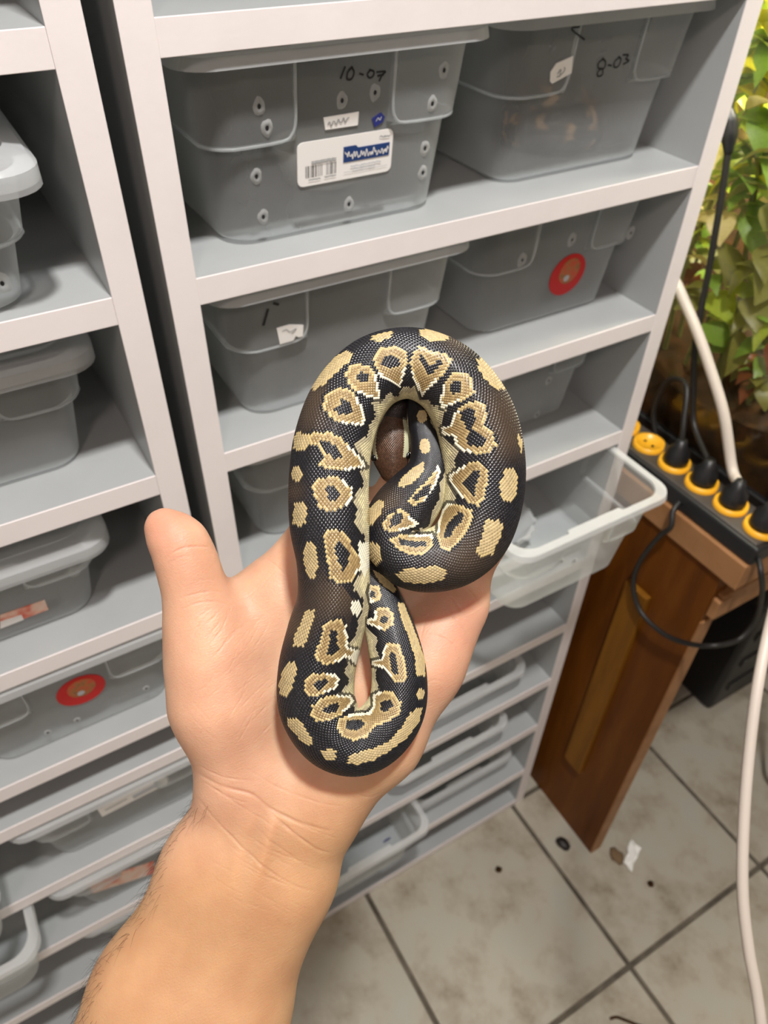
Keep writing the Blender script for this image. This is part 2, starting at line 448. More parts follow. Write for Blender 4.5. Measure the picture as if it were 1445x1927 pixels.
for (x0, x1, y, amp, n, m_, wd, nm) in ((-0.72, -0.22, 0.10, 0.02, 26, M_grey, 0.0006, 'small_print'), (-0.72, -0.22, 0.02, 0.03, 26, M_grey, 0.0006, 'small_print'),
        (-0.78, -0.55, -0.72, 0.02, 14, M_grey, 0.0006, 'small_print'), (-0.45, -0.22, -0.70, 0.02, 14, M_grey, 0.0006, 'small_print'),
        (-0.03, 0.90, 0.10, 0.20, 52, M_label, 0.00055, 'band_lettering'), (0.10, 0.75, -0.42, 0.03, 30, M_lightgrey, 0.0007, 'small_print'),
        (0.15, 0.62, -0.55, 0.03, 22, M_lightgrey, 0.0007, 'small_print'), (0.70, 0.92, 0.72, 0.04, 12, M_grey, 0.0006, 'small_print'), (-0.05, 0.9, -0.66, 0.01, 30, M_lightgrey, 0.0004, 'small_print')):
    stroke_on(t, nm, squiggle(x0, x1, y, amp, n, int(abs(x0 * 100) + n)), wd, m_, lab, 0.0016)
s = poly_on(t, 'paper_strip', pxl(t, [(608, 221), (674, 210), (672, 235), (611, 244)]), M_label, t)
c_ = pxl(t, [(615, 233), (645, 228), (667, 220)])
stroke_on(t, 'handwriting', [[(c_[0][0] + (c_[2][0] - c_[0][0]) * k / 16, c_[0][1] + (c_[2][1] - c_[0][1]) * k / 16 + 0.0016 * math.sin(k * 2.3)) for k in range(13)]], 0.0006, M_grey, s, 0.0014)
s = poly_on(t, 'blue_sticker', pxl(t, [(699, 223), (716, 211), (723, 219), (719, 229), (704, 239)]), M_bluest, t)
stroke_on(t, 'print', [pxl(t, [(706, 227), (710, 221), (713, 225), (716, 219)])], 0.0006, M_lightgrey, s, 0.0012)
stroke_on(t, 'marker_writing', [pxl(t, [(648, 126), (640, 146)]), pxl(t, [(661, 126), (653, 136), (652, 148), (660, 148), (665, 136), (661, 126)]), pxl(t, [(676, 138), (682, 140)]),
    pxl(t, [(696, 131), (690, 139), (694, 146), (701, 142), (702, 134), (694, 131)]), pxl(t, [(708, 135), (724, 134), (718, 140), (713, 151)]), pxl(t, [(710, 142), (720, 140)])], 0.0013, M_black, t)
o = lathe('bowl', [(0.0, 0.001), (0.030, 0.001), (0.038, 0.028), (0.040, 0.030), (0.0365, 0.028), (0.028, 0.004), (0, 0.004)], M_paper, None, 24, (XL + 0.03, 0.575, ZU[2] + 0.002)); o.name = 'food_bowl'
tag(o, 'pale cup lying inside the tub marked 10-07', 'bowl')

t = tub('clear tub marked 8-03 with a patterned snake inside', XR, ZU[2], HH, 0.497, bw=BWR)
stroke_on(t, 'marker_writing', [pxl(t, [(1134, 110), (1125, 118), (1125, 128), (1135, 128), (1138, 116), (1132, 110)]), pxl(t, [(1130, 128), (1123, 136), (1124, 143), (1132, 140), (1133, 130)]), pxl(t, [(1143, 122), (1149, 123)]),
    pxl(t, [(1164, 107), (1155, 116), (1155, 126), (1162, 124), (1167, 112), (1163, 106)]), pxl(t, [(1171, 103), (1181, 103), (1176, 110), (1182, 114), (1172, 120)])], 0.0013, M_black, t)
stroke_on(t, 'faded_writing', [pxl(t, [(1131, 78), (1140, 74), (1150, 72)]), pxl(t, [(1130, 97), (1140, 94)])], 0.0016, M_grey, t)
stroke_on(t, 'marker_writing', [pxl(t, [(1089, 50), (1074, 54), (1098, 74)], True)], 0.0014, M_black, t, 0.0008, True)
stroke_on(t, 'faded_writing', [pxl(t, [(1047, 64), (1042, 78), (1036, 100)], True), pxl(t, [(1033, 86), (1044, 88)], True), pxl(t, [(1035, 96), (1043, 92)], True)], 0.0014, M_grey, t, 0.0008, True)
s = poly_on(t, 'white_paper', pxl(t, [(1046, 119), (1077, 105), (1074, 137), (1038, 157), (1034, 153), (1035, 135)], True), M_label, t, 0.0006, True)
stroke_on(t, 'handwriting', [pxl(t, [(1047, 138), (1053, 130), (1052, 140), (1060, 132), (1060, 126)], True), pxl(t, [(1046, 144), (1052, 142)], True)], 0.0007, M_grey, s, 0.0014, True)
# row 2
t = tub('clear tub with torn white paper scrap and a dark smudge', XL, ZU[3], HH, 0.486)
s = poly_on(t, 'torn_paper', pxl(t, [(520, 617), (545, 610), (570, 611), (569, 632), (561, 634), (556, 631), (551, 640), (526, 647)], True), M_label, t, 0.0006, True)
stroke_on(t, 'handwriting', [pxl(t, [(530, 622), (538, 619), (544, 623), (556, 617), (548, 626)], True)], 0.0006, M_grey, s, 0.0014, True)
stroke_on(t, 'marker_writing', [pxl(t, [(503, 582), (495, 610)], True), pxl(t, [(515, 570), (522, 572)], True)], 0.0022, M_black, t, 0.0008, True)
t = tub('clear tub with a round red sticker standing beside the smudged tub', XR, ZU[3], HH, 0.504, bw=BWR)
red_sticker(t, np.mean(pxl(t, [(1033, 555), (1098, 478), (1036, 520), (1098, 512)]), 0), 0.0215, 0.0215, 0.0)
air_hole(t, 982, 489, True, 0.006); air_hole(t, 1076, 451, False, 0.006); air_hole(t, 1186, 438, True, 0.006)
# row 3
t = tub('frosted tub under the torn-paper tub, half hidden by the held snake', XL, ZU[4], HH + 0.001, 0.492)
t = tub('clear tub under the red-sticker tub, above the open drawer', XR, ZU[4], HH + 0.001, 0.520, bw=BWR)
for p in ((1032, 716), (1136, 680), (1010, 780)): air_hole(t, *p, False, 0.005)
# row 4, pulled out
t = tub('clear tub pulled out like an open drawer', XR, ZU[5], HH, 0.389, bw=BWR)
for p in ((1080, 1056), (1056, 1056), (1195, 985), (1150, 1005)): air_hole(t, *p, False, 0.004)
prof = [(0.0, 0.002), (0.026, 0.002), (0.040, 0.034), (0.043, 0.036), (0.041, 0.037), (0.037, 0.034), (0.024, 0.005), (0, 0.005)]
g = lathe('glass_bowl', prof, M_bowl, None, 40, (0.462, 0.490, ZU[5] + 0.002))
co = np.array([v.co for v in g.data.vertices]); an = np.arctan2(co[:, 1], co[:, 0]); k_ = 1 + 0.05 * np.sign(np.sin(an * 20)) * (co[:, 2] > 0.004)
for v, kk in zip(g.data.vertices, k_): v.co.x *= kk; v.co.y *= kk
tag(g, 'small fluted clear bowl inside the pulled-out tub', 'bowl')
# lower rows
HL = 0.114
t = tub('low clear tub with a pale rim, highest of the low tubs beside the wooden stand', 0.434, ZU[8], 0.060, 0.482)
t = tub('low clear tub with a bright rim, middle of the low tubs beside the wooden stand', 0.414, ZU[9], 0.074, 0.474)
t = tub('low grey-shadowed tub on the lowest raised board, beside the blue-dot tub', 0.466, ZU[10], 0.062, 0.490, bw=BWR)
t = tub('frosted tub with a faded blue dot, pulled out over the lowest board', 0.2440, ZU[10], 0.118, 0.432)
poly_on(t, 'blue_sticker', ell(np.mean(pxl(t, [(720, 1575), (735, 1585)]), 0), 0.007, 0.006, 0, 10), M_bluest, t)
# left unit
t = tub('frosted tub with a thick domed lid on the upper board of its unit', XLR - 0.010, ZU[2], 0.082, 0.466, lid=True, step=0.50, bw=0.076)
air_hole(t, 4, 533, False, 0.006)
t = tub('lidded tub with a brownish base and a framed corner pocket', XLR - 0.006, ZU[3], 0.100, 0.497, lid=True, step=0.58, bw=0.078)
t = tub('low lidded tub with an orange and white label', XLR - 0.034, ZU[4], 0.090, 0.490, lid=True, step=0.62, bw=0.078)
s = poly_on(t, 'orange_label', pxl(t, [(0, 1157), (84, 1128), (91, 1146), (0, 1180)]), M_orange, t)
poly_on(t, 'white_strip', pxl(t, [(0, 1168), (40, 1155), (44, 1164), (0, 1181)]), M_label, s, 0.0012)
air_hole(t, 140, 1075, False, 0.006)
t = tub('grey tub with a round red sticker under the orange-label tub', XLR - 0.002, ZU[5], HH, 0.480)
red_sticker(t, np.mean(pxl(t, [(108, 1315), (200, 1280), (150, 1270), (150, 1325)]), 0), 0.0215, 0.0215, 0.0)
for p in ((145, 1355), (90, 1378), (275, 1295)): air_hole(t, *p, False, 0.004)
t = tub('grey tub with a long narrow clear-windowed label', XLR, ZU[7], HL, 0.478)
s = poly_on(t, 'long_label', pxl(t, [(183, 1522), (300, 1460), (316, 1462), (313, 1474), (192, 1536)]), M_label, t)
poly_on(t, 'window', pxl(t, [(247, 1496), (300, 1468), (308, 1471), (252, 1501)]), M_lightgrey, s, 0.0012)
stroke_on(t, 'small_print', [pxl(t, [(198, 1523), (238, 1502)])], 0.0014, M_grey, s, 0.0012)
t = tub('grey tub with a smeared orange label below the long-label tub', XLR, ZU[8], HL, 0.474)
poly_on(t, 'orange_label', pxl(t, [(165, 1660), (290, 1620), (290, 1642), (175, 1680)]), M_orange, t)
t = tub('frosted tub jutting over the board edge at the left end, beside the long-label tub', XLL, ZU[7], HL, 0.420)
t = tub('frosted tub jutting out at the left end, beside the smeared label', XLL, ZU[8], HL, 0.428)
t = tub('dim tub on the board under the orange-smear tub', XLR, ZU[9], HL, 0.480)

# second snake, in the 8-03 tub
M_sn2 = mat('dark_snake_skin', (0.03, 0.025, 0.02), 0.4)
noise_col(M_sn2, [(0.42, (0.010, 0.008, 0.008)), (0.54, (0.03, 0.02, 0.014)), (0.60, (0.36, 0.20, 0.08)), (0.7, (0.46, 0.30, 0.14))], 60, 2)
P = []
for k in range(46):
    a = k * 0.42; f_ = k / 45
    rr = 0.036 if f_ < 0.5 else 0.036 - 0.040 * (f_ - 0.5)
    P.append((0.5120 + rr * math.cos(a), 0.5640 + rr * math.sin(a), ZU[2] + 0.0150 + 0.034 * max(0.0, f_ - 0.36) / 0.64))
sn2 = tube('snake', P, [0.006] + [0.0128] * 8 + [0.006], M_sn2, None, 14, 5)
tag(sn2, 'dark patterned snake curled up behind the plastic of the 8-03 tub', 'snake')

# ------------------------------------------------------------------ wooden stand, power strip, terrarium
SX, SYF = 0.660, 0.308
ZT = CAMH - 0.617
st = thing('wooden_stand', 'brown stained wooden stand carrying the terrarium and power strip', 'stand', (SX, SYF, 0))
Ls = lambda p: np.array(p) - np.array(st.location)
box('top_board', Ls((SX - 0.004, 0.288, ZT - 0.040)), Ls((1.60, 0.96, ZT)), M_woodl, st, 0.002)
box('side_panel', Ls((SX, SYF + 0.003, 0)), Ls((SX + 0.024, 0.94, ZT - 0.040)), M_wood, st, 0.001)
box('front_edge', Ls((SX + 0.0005, SYF, 0)), Ls((SX + 0.0235, SYF + 0.003, ZT - 0.125)), M_woodl, st)
box('batten', Ls((SX - 0.010, 0.384, CAMH - 1.24)), Ls((SX, 0.424, ZT - 0.15)), M_batten, st, 0.002)
box('front_rail', Ls((SX + 0.012, SYF - 0.006, ZT - 0.120)), Ls((1.58, SYF + 0.014, ZT - 0.075)), M_woodl, st, 0.002)
box('corner_block', Ls((SX + 0.004, SYF - 0.008, ZT - 0.112)), Ls((SX + 0.030, SYF + 0.003, ZT - 0.080)), M_woodl, st, 0.002)
box('side_panel', Ls((1.56, SYF, 0)), Ls((1.58, 0.94, ZT - 0.040)), M_wood, st, 0.001)
# black case on the floor behind the stand panel
bc = thing('black_case', 'black plastic case standing on the tiles under the wooden stand', 'case', (1.09, 0.413, 0))
box('body', (0, 0, 0), (0.36, 0.42, 0.34), M_blk, bc, 0.012, seg=3)
box('lid', (-0.004, -0.004, 0.34), (0.364, 0.424, 0.40), M_blk, bc, 0.012, seg=3)
for k in range(3):
    box('ridge', (0.03, -0.004, 0.06 + 0.085 * k), (0.33, 0.004, 0.085 + 0.085 * k), M_blk, bc, 0.002)

ps = thing('power_strip', 'black power strip with yellow sockets lying on the wooden stand', 'power strip', (0.690, 0.286, ZT))
box('housing', (-0.030, 0, 0), (0.030, 0.300, 0.026), M_blk, ps, 0.004)
box('top_plate', (-0.026, 0.006, 0.024), (0.026, 0.294, 0.0285), M_strip, ps, 0.002)
SOCK = [0.308, 0.352, 0.396, 0.440, 0.484, 0.528]
for y in SOCK:
    so = lathe('socket', [(0.0, 0.0035), (0.015, 0.0035), (0.0155, 0.0065), (0.0195, 0.0065), (0.0200, 0.0)], M_yel, ps, 24, (0.0, y - 0.286, 0.0283))
    for sx in (-1, 1):
        lathe('pin_hole', [(0, 0.0037), (0.0024, 0.0037)], M_blk, so, 10, (0.0, sx * 0.0065, 0))
lathe('screw', [(0, 0.001), (0.003, 0.0005), (0.0035, 0)], M_cable_w, ps, 12, (0.026, 0.022, 0.0283))
def plug(label, y, pts, rad, m, cat='plug', dx=0.0):
    x = 0.690 + dx; z = ZT + 0.031
    pl = thing('plug', label, 'plug', (x, y, z))
    lathe('plug_body', [(0, 0.002), (0.0145, 0.002), (0.0155, 0.008), (0.0140, 0.020), (0.0085, 0.027), (0.006, 0.036), (0, 0.036)], M_blk, pl, 20)
    P = [(x, y, z + 0.030)] + pts
    c = tube('cable', np.array(P) - np.array(pl.location), rad, m, pl, 10, 8)
    return pl
px_x = lambda pts, x: [tuple(onX(u, v, x)) for u, v in pts]
plug('black plug with a thin black cable hanging from above', 0.396, px_x([(1306, 800), (1305, 730), (1309, 640), (1335, 500), (1362, 340), (1372, 250), (1370, 150), (1362, 40), (1350, -120)], 0.716), 0.0036, M_cable_b)
plug('black plug with a thick cream cable rising behind the shelving unit', 0.352, px_x([(1377, 880), (1362, 780), (1335, 690), (1310, 620), (1280, 550), (1262, 510), (1240, 430), (1228, 300), (1226, 120)], 0.705), 0.0062, M_cable_w)
plug('black plug at the front end of the power strip with a pinkish cord', 0.308, [(0.690, 0.300, ZT + 0.075), (0.72, 0.27, ZT + 0.06), (0.78, 0.25, ZT + 0.03), (0.86, 0.256, ZT + 0.0), (0.95, 0.26, ZT - 0.2), (1.02, 0.25, 0.25), (1.05, 0.235, 0.06), (1.08, 0.21, 0.010), (1.16, 0.15, 0.0055), (1.24, 0.08, 0.0055)], 0.0045, M_cable_w)
plug('black plug with a small looping cord on the strip', 0.440, [(0.695, 0.45, ZT + 0.085), (0.712, 0.475, ZT + 0.118), (0.725, 0.51, ZT + 0.10), (0.728, 0.52, ZT + 0.05), (0.728, 0.50, ZT + 0.008)], 0.0035, M_cable_b)
sw = tube('cable_switch', px_x([(1368, 196), (1371, 225), (1372, 255), (1370, 290)], 0.716), [0.004, 0.0085, 0.0085, 0.004], M_blk, None, 10, 5)
tag(sw, 'slim black inline switch on the hanging black cable', 'switch')
lc_ = [(0.664, 0.398, ZT + 0.012), (0.650, 0.394, ZT + 0.004)]
lc_ += px_x([(1262, 992), (1240, 1010), (1205, 1055), (1192, 1100), (1205, 1150), (1245, 1190), (1290, 1210), (1340, 1215)], SX - 0.0165)
lc_ += [tuple(onY(u, v, 0.268)) for u, v in ((1390, 1203), (1422, 1165), (1434, 1115))] + [tuple(onY(1432, 1080, 0.272)), (0.672, 0.290, ZT + 0.012)]
cb = tube('looped_cord', lc_, 0.0033, M_cable_b, None, 10, 8)
tag(cb, 'thin black cord looping over the side of the wooden stand', 'cord')
hc = [px2w(1520, 900, 0.60), px2w(1480, 1060, 0.58), px2w(1448, 1180, 0.57), px2w(1424, 1300, 0.56), px2w(1407, 1440, 0.56), px2w(1398, 1580, 0.56), px2w(1398, 1690, 0.56),
      px2w(1409, 1790, 0.56), px2w(1424, 1870, 0.56), px2w(1434, 1960, 0.56), px2w(1440, 2150, 0.57)]
e_ = hc[-1]; hc += [np.array([e_[0], e_[1] - 0.02, 0.45]), np.array([e_[0] + 0.02, e_[1], 0.10]), np.array([e_[0] + 0.08, e_[1] - 0.02, 0.004]), np.array([e_[0] + 0.3, e_[1] - 0.1, 0.004])]
hcb = tube('white_cable', hc, 0.0042, M_cable_w, None, 10, 8)
tag(hcb, 'white cable hanging in front of the wooden stand down to the tiles', 'cable')

TX0, TX1, TY0, TY1, TZ1 = 0.742, 1.16, 0.330, 0.95, ZT + 0.66
M_glass = bpy.data.materials.new('tank_glass'); M_glass.use_nodes = True
nt = M_glass.node_tree; b_ = nd(M_glass, 'ShaderNodeBsdfGlossy'); b_.inputs['Roughness'].default_value = 0.02; b_.inputs['Color'].default_value = (0.95, 0.97, 0.96, 1)
tr_ = nd(M_glass, 'ShaderNodeBsdfTransparent'); mx_ = nd(M_glass, 'ShaderNodeMixShader'); lw0 = nd(M_glass, 'ShaderNodeLayerWeight'); lw0.inputs[0].default_value = 0.5; pw_ = nd(M_glass, 'ShaderNodeMath', operation='POWER'); pw_.inputs[1].default_value = 5.0; lk(M_glass, lw0.outputs['Facing'], pw_.inputs[0]); lw_ = nd(M_glass, 'ShaderNodeMath', operation='MULTIPLY_ADD'); lw_.inputs[1].default_value = 0.90; lw_.inputs[2].default_value = 0.035; lk(M_glass, pw_.outputs[0], lw_.inputs[0])
lk(M_glass, lw_.outputs[0], mx_.inputs[0]); lk(M_glass, tr_.outputs[0], mx_.inputs[1]); lk(M_glass, b_.outputs[0], mx_.inputs[2]); lk(M_glass, mx_.outputs[0], nt.nodes['Material Output'].inputs[0])
M_soil = mat('soil', (0.07, 0.035, 0.015), 0.95, 0.08)
noise_col(M_soil, [(0.3, (0.016, 0.009, 0.0035)), (0.5, (0.036, 0.019, 0.007)), (0.62, (0.060, 0.026, 0.008)), (0.75, (0.042, 0.038, 0.010))], 22, 5, 0.65, bump=0.8, bscale=60)
M_bark = mat('mossy_bark', (0.2, 0.16, 0.05), 0.9, 0.08)
noise_col(M_bark, [(0.30, (0.020, 0.014, 0.004)), (0.42, (0.040, 0.026, 0.007)), (0.52, (0.075, 0.052, 0.012)), (0.62, (0.14, 0.12, 0.024)), (0.74, (0.09, 0.036, 0.008))], 16, 5, 0.6, bump=0.9, bscale=30)
tk = thing('terrarium', 'planted glass terrarium with a mossy back standing on the wooden stand', 'terrarium', (TX0, TY0, ZT))
Lt = lambda p: np.array(p) - np.array(tk.location)
g_ = 0.004
box('glass_pane', Lt((TX0, TY0, ZT + 0.006)), Lt((TX0 + g_, TY1, TZ1)), M_glass, tk)
box('glass_pane', Lt((TX0 + g_, TY0, ZT + 0.006)), Lt((TX1, TY0 + g_, TZ1)), M_glass, tk)
box('back_panel', Lt((TX0 + g_, TY1 - 0.03, ZT + 0.006)), Lt((TX1, TY1, TZ1)), M_bark, tk)
box('side_panel', Lt((TX1 - 0.03, TY0 + g_, ZT + 0.006)), Lt((TX1, TY1 - 0.03, TZ1)), M_bark, tk)
box('base_frame', Lt((TX0 - 0.004, TY0 - 0.004, ZT)), Lt((TX1 + 0.004, TY1 + 0.004, ZT + 0.022)), M_blk, tk, 0.002)
for a in ((TX0 - 0.001, TY0 - 0.001), (TX1 - 0.012, TY0 - 0.001)):
    box('corner_post', Lt((a[0], a[1], ZT + 0.02)), Lt((a[0] + 0.012, a[1] + 0.012, TZ1)), M_blk, tk, 0.001)
box('hood', Lt((TX0 - 0.004, TY0 - 0.004, TZ1)), Lt((TX1 + 0.004, TY1 + 0.004, TZ1 + 0.03)), M_blk, tk, 0.002)
# soil bed
gx, gy = 26, 36; V = []; F = []
for i in range(gx):
    for j in range(gy):
        x = TX0 + g_ + 0.001 + (TX1 - 0.03 - TX0 - g_) * i / (gx - 1); y = TY0 + g_ + 0.001 + (TY1 - 0.03 - TY0 - g_) * j / (gy - 1)
        V.append(Lt((x, y, ZT + 0.075 + 0.018 * math.sin(9 * x + 4 * y) + 0.012 * math.sin(31 * x) * math.cos(27 * y) + rng.uniform(-.004, .004) + 0.10 * i / gx)))
for i in range(gx - 1):
    for j in range(gy - 1): F.append((i * gy + j, (i + 1) * gy + j, (i + 1) * gy + j + 1, i * gy + j + 1))
loop_ = [i * gy for i in range(gx)] + [(gx - 1) * gy + j for j in range(1, gy)] + [i * gy + gy - 1 for i in range(gx - 2, -1, -1)] + [j for j in range(gy - 2, 0, -1)]
b0 = len(V)
for q in loop_: V.append(np.array([V[q][0], V[q][1], 0.0215]))
for k in range(len(loop_)):
    k2 = (k + 1) % len(loop_); F.append((loop_[k2], loop_[k], b0 + k, b0 + k2))
so_ = mesh('soil', V, F, M_soil, tk, True); so_.data.set_sharp_from_angle(angle=math.radians(50))
ld = bpy.data.lights.new('terrarium_lamp_offscreen', 'AREA'); ld.shape = 'RECTANGLE'; ld.size = 0.30; ld.size_y = 0.5; ld.energy = 36; ld.color = (1.0, 0.93, 0.74)
lo = bpy.data.objects.new('terrarium_lamp_offscreen', ld); COL.objects.link(lo); lo.location = ((TX0 + TX1) / 2 - 0.02, (TY0 + TY1) / 2, TZ1 - 0.012)
def leafmat(name, c, tl=0.5):
    m = mat(name, c, 0.4)
    noise_col(m, [(0.3, tuple(x * 0.75 for x in c)), (0.65, tuple(min(1, x * 1.15) for x in c))], 25, 3)
    b = m.node_tree.nodes['Principled BSDF']; t2 = nd(m, 'ShaderNodeBsdfTranslucent'); t2.inputs[0].default_value = (*c, 1)
    x = nd(m, 'ShaderNodeMixShader'); x.inputs[0].default_value = tl
    lk(m, b.outputs[0], x.inputs[1]); lk(m, t2.outputs[0], x.inputs[2]); lk(m, x.outputs[0], m.node_tree.nodes['Material Output'].inputs[0])
    return m
LM = {'green': leafmat('leaf_green', (0.22, 0.36, 0.04)), 'lime': leafmat('leaf_lime', (0.45, 0.55, 0.05)), 'yellow': leafmat('leaf_yellow', (0.85, 0.75, 0.03)),
      'cream': leafmat('leaf_cream', (0.80, 0.66, 0.28)), 'olive': leafmat('leaf_olive', (0.26, 0.25, 0.05)), 'rust': leafmat('leaf_rust', (0.22, 0.06, 0.015))}
def leaf_mesh(mm, wide):
    V = []; F = []; n = 7
    prof = [0.10, 0.62, 0.95, 1.0, 0.82, 0.45, 0.04]
    for i in range(n):
        s_ = i / (n - 1); z = 0.18 * math.sin(s_ * 2.6) - 0.22 * s_ * s_
        for q in (-1, 0, 1): V.append((s_, q * prof[i] * wide / 2, z + abs(q) * 0.07 * prof[i]))
    for i in range(n - 1):
        for q in range(2): F.append((i * 3 + q, i * 3 + q + 1, (i + 1) * 3 + q + 1, (i + 1) * 3 + q))
    me = bpy.data.meshes.new('leaf'); me.from_pydata(V, [], F); me.shade_smooth(); me.materials.append(mm); return me
LME = {k: (leaf_mesh(v, 0.75), leaf_mesh(v, 0.5)) for k, v in LM.items()}
LCO = {m_.name: np.array([v.co[:] for v in m_.vertices]) for q_ in LME.values() for m_ in q_}
M_stem = mat('plant_stem', (0.20, 0.20, 0.05), 0.6)
prnd = random.Random(11)
def plant(label, x, y, h, lean, kinds, nl, size, zlo=0.25):
    z0 = ZT + 0.07 + 0.10 * (x - TX0) / (TX1 - TX0)
    pl = thing('leafy_plant', label, 'plant', (x, y, z0), 'plants in the terrarium')
    P = [(0, 0, -0.045)]
    for k in range(1, 6):
        P.append((lean[0] * (k / 5)**1.4 + prnd.uniform(-.01, .01), lean[1] * (k / 5) + prnd.uniform(-.01, .01), h * k / 5))
    tube('stem', P, [0.0035, 0.0025, 0.0012], M_stem, pl, 6, 4)
    C = catmull(P, 8)
    for k in range(nl):
        f = zlo + (1 - zlo) * (k + prnd.random()) / nl
        p = C[min(len(C) - 1, int(f * (len(C) - 1)))]
        kd = prnd.choice(kinds)
        s_ = size * prnd.uniform(0.7, 1.25)
        lm_ = LME[kd][prnd.random() < 0.4]
        lv = LCO[lm_.name]
        for tr_k in range(60):      # turn the leaf until all of it hangs inside the panes and above the soil
            rz = math.pi + prnd.uniform(-1.5, 1.5) if prnd.random() < 0.75 and tr_k < 20 else prnd.uniform(0, 6.28)
            rot = (prnd.uniform(-.5, .5), prnd.uniform(-0.5, 0.75 + 0.02 * tr_k), rz)
            if tr_k > 30: s_ *= 0.96
            W3 = lv * s_ @ np.array(Euler(rot).to_matrix()).T + np.array(p) + np.array((x, y, z0))
            if W3[:, 0].min() > TX0 + 0.006 and W3[:, 0].max() < TX1 - 0.032 and W3[:, 1].min() > TY0 + 0.006 and W3[:, 1].max() < TY1 - 0.032 and W3[:, 2].max() < TZ1 - 0.03 and W3[:, 2].min() > ZT + 0.095: break
        else:
            continue
        link('leaf', lm_, pl, p, rot, (s_, s_, s_))
PL = [('tall plant with bright yellow and lime leaves by the glass', 0.80, 0.62, 0.56, (-0.02, 0.03), ('yellow', 'yellow', 'lime', 'cream'), 34, 0.060, 0.42),
      ('tall plant with cream and olive leaves behind the yellow one', 0.90, 0.70, 0.58, (-0.05, 0.0), ('cream', 'cream', 'olive', 'yellow'), 34, 0.060, 0.45),
      ('broad plant with large lime green leaves', 0.81, 0.53, 0.46, (-0.03, 0.02), ('lime', 'green', 'lime'), 26, 0.065, 0.40),
      ('bushy green plant at the near end of the tank', 0.80, 0.44, 0.36, (-0.02, 0.01), ('green', 'lime', 'olive'), 22, 0.050, 0.35),
      ('low plant with small green and rust leaves', 0.79, 0.39, 0.17, (-0.01, 0.0), ('green', 'lime', 'rust', 'olive'), 20, 0.030, 0.2),
      ('creeping plant with rust coloured leaves on the soil', 0.82, 0.46, 0.08, (-0.02, 0.04), ('rust', 'rust', 'olive', 'lime'), 16, 0.032, 0.0),
      ('dark olive plant in the shaded corner', 0.85, 0.60, 0.22, (-0.02, 0.02), ('olive', 'olive', 'green', 'rust'), 18, 0.045, 0.25),
      ('spreading plant with olive and cream leaves against the mossy back', 1.00, 0.78, 0.50, (-0.08, -0.04), ('cream', 'olive', 'yellow', 'lime'), 30, 0.065, 0.3),
      ('tall pale plant rising to the lamp', 0.86, 0.80, 0.56, (-0.05, -0.03), ('cream', 'yellow', 'olive'), 30, 0.055, 0.35),
      ('green plant leaning on the mossy side wall', 1.02, 0.60, 0.45, (-0.08, 0.0), ('green', 'olive', 'lime'), 28, 0.065, 0.2),
      ('lime plant hanging near the front glass', 0.90, 0.50, 0.50, (-0.06, 0.0), ('lime', 'green', 'yellow'), 26, 0.055, 0.35)]
PL += [('yellow leaved plant crowding the side glass', 0.79, 0.57, 0.60, (-0.01, 0.02), ('yellow', 'cream', 'lime', 'yellow'), 34, 0.060, 0.55),
      ('lime plant behind the cables', 0.80, 0.50, 0.50, (-0.01, 0.05), ('lime', 'green', 'lime', 'yellow'), 34, 0.060, 0.45),
      ('olive plant between the lime ones', 0.84, 0.66, 0.46, (-0.02, -0.02), ('olive', 'green', 'cream', 'lime'), 34, 0.062, 0.3),
      ('pale cream plant under the lamp', 0.83, 0.72, 0.60, (-0.02, -0.02), ('cream', 'cream', 'yellow', 'olive'), 36, 0.062, 0.5)]
PL += [('mid-height olive plant close to the side glass', 0.785, 0.47, 0.30, (-0.01, 0.02), ('olive', 'green', 'lime', 'olive'), 28, 0.048, 0.2),
      ('mid-height lime plant close to the side glass', 0.785, 0.54, 0.34, (-0.01, 0.01), ('lime', 'green', 'olive', 'cream'), 28, 0.050, 0.25),
      ('low brownish plant by the power strip', 0.785, 0.43, 0.14, (-0.01, 0.0), ('olive', 'rust', 'olive', 'green'), 22, 0.036, 0.1)]
for a in PL: plant(*a)

# floor litter
M_pel = mat('dark_pellet', (0.012, 0.008, 0.006), 0.5)
def blob(name, loc, rx, ry, rz_, m, seed, rot=0.0):
    bm = bmesh.new(); bmesh.ops.create_icosphere(bm, subdivisions=2, radius=1.0); q = random.Random(seed)
    for v in bm.verts:
        k = 1 + q.uniform(-.15, .15); v.co = Vector((v.co.x * rx * k, v.co.y * ry * k, v.co.z * rz_ * k))
    me = bpy.data.meshes.new(name); bm.to_mesh(me); bm.free(); me.shade_smooth(); me.materials.append(m)
    return link(name, me, None, loc, (0, 0, rot))
p = onZ(1058, 1590, 0.0)
tag(blob('dried_pellet', (p[0], p[1], 0.006), 0.010, 0.016, 0.007, M_pel, 1, 0.3), 'small black pellet on the tiles by the foot of the wooden stand', 'pellet')
p = onZ(1187, 1612, 0.0)
V = []; F = []
for i in range(6):
    for j in range(4):
        V.append((p[0] + (i - 2.5) * 0.009 + rng.uniform(-.003, .003), p[1] + (j - 1.5) * 0.007 + 0.005 * (i - 2.5) + rng.uniform(-.003, .003), 0.003 + 0.006 * rng.random()))
for i in range(5):
    for j in range(3): F.append((i * 4 + j, (i + 1) * 4 + j, (i + 1) * 4 + j + 1, i * 4 + j + 1))
o = mesh('paper_scrap', V, F, M_paper); sm = o.modifiers.new('s', 'SOLIDIFY'); sm.thickness = 0.0006
tag(o, 'crumpled white scrap lying on the tiles near the stand', 'scrap')
p = onZ(1160, 1612, 0.0)
tag(blob('dirt_crumb', (p[0], p[1], 0.003), 0.012, 0.016, 0.004, mat('dirt', (0.16, 0.10, 0.05), 0.9), 5), 'brown crumb of dirt touching the white scrap', 'dirt')
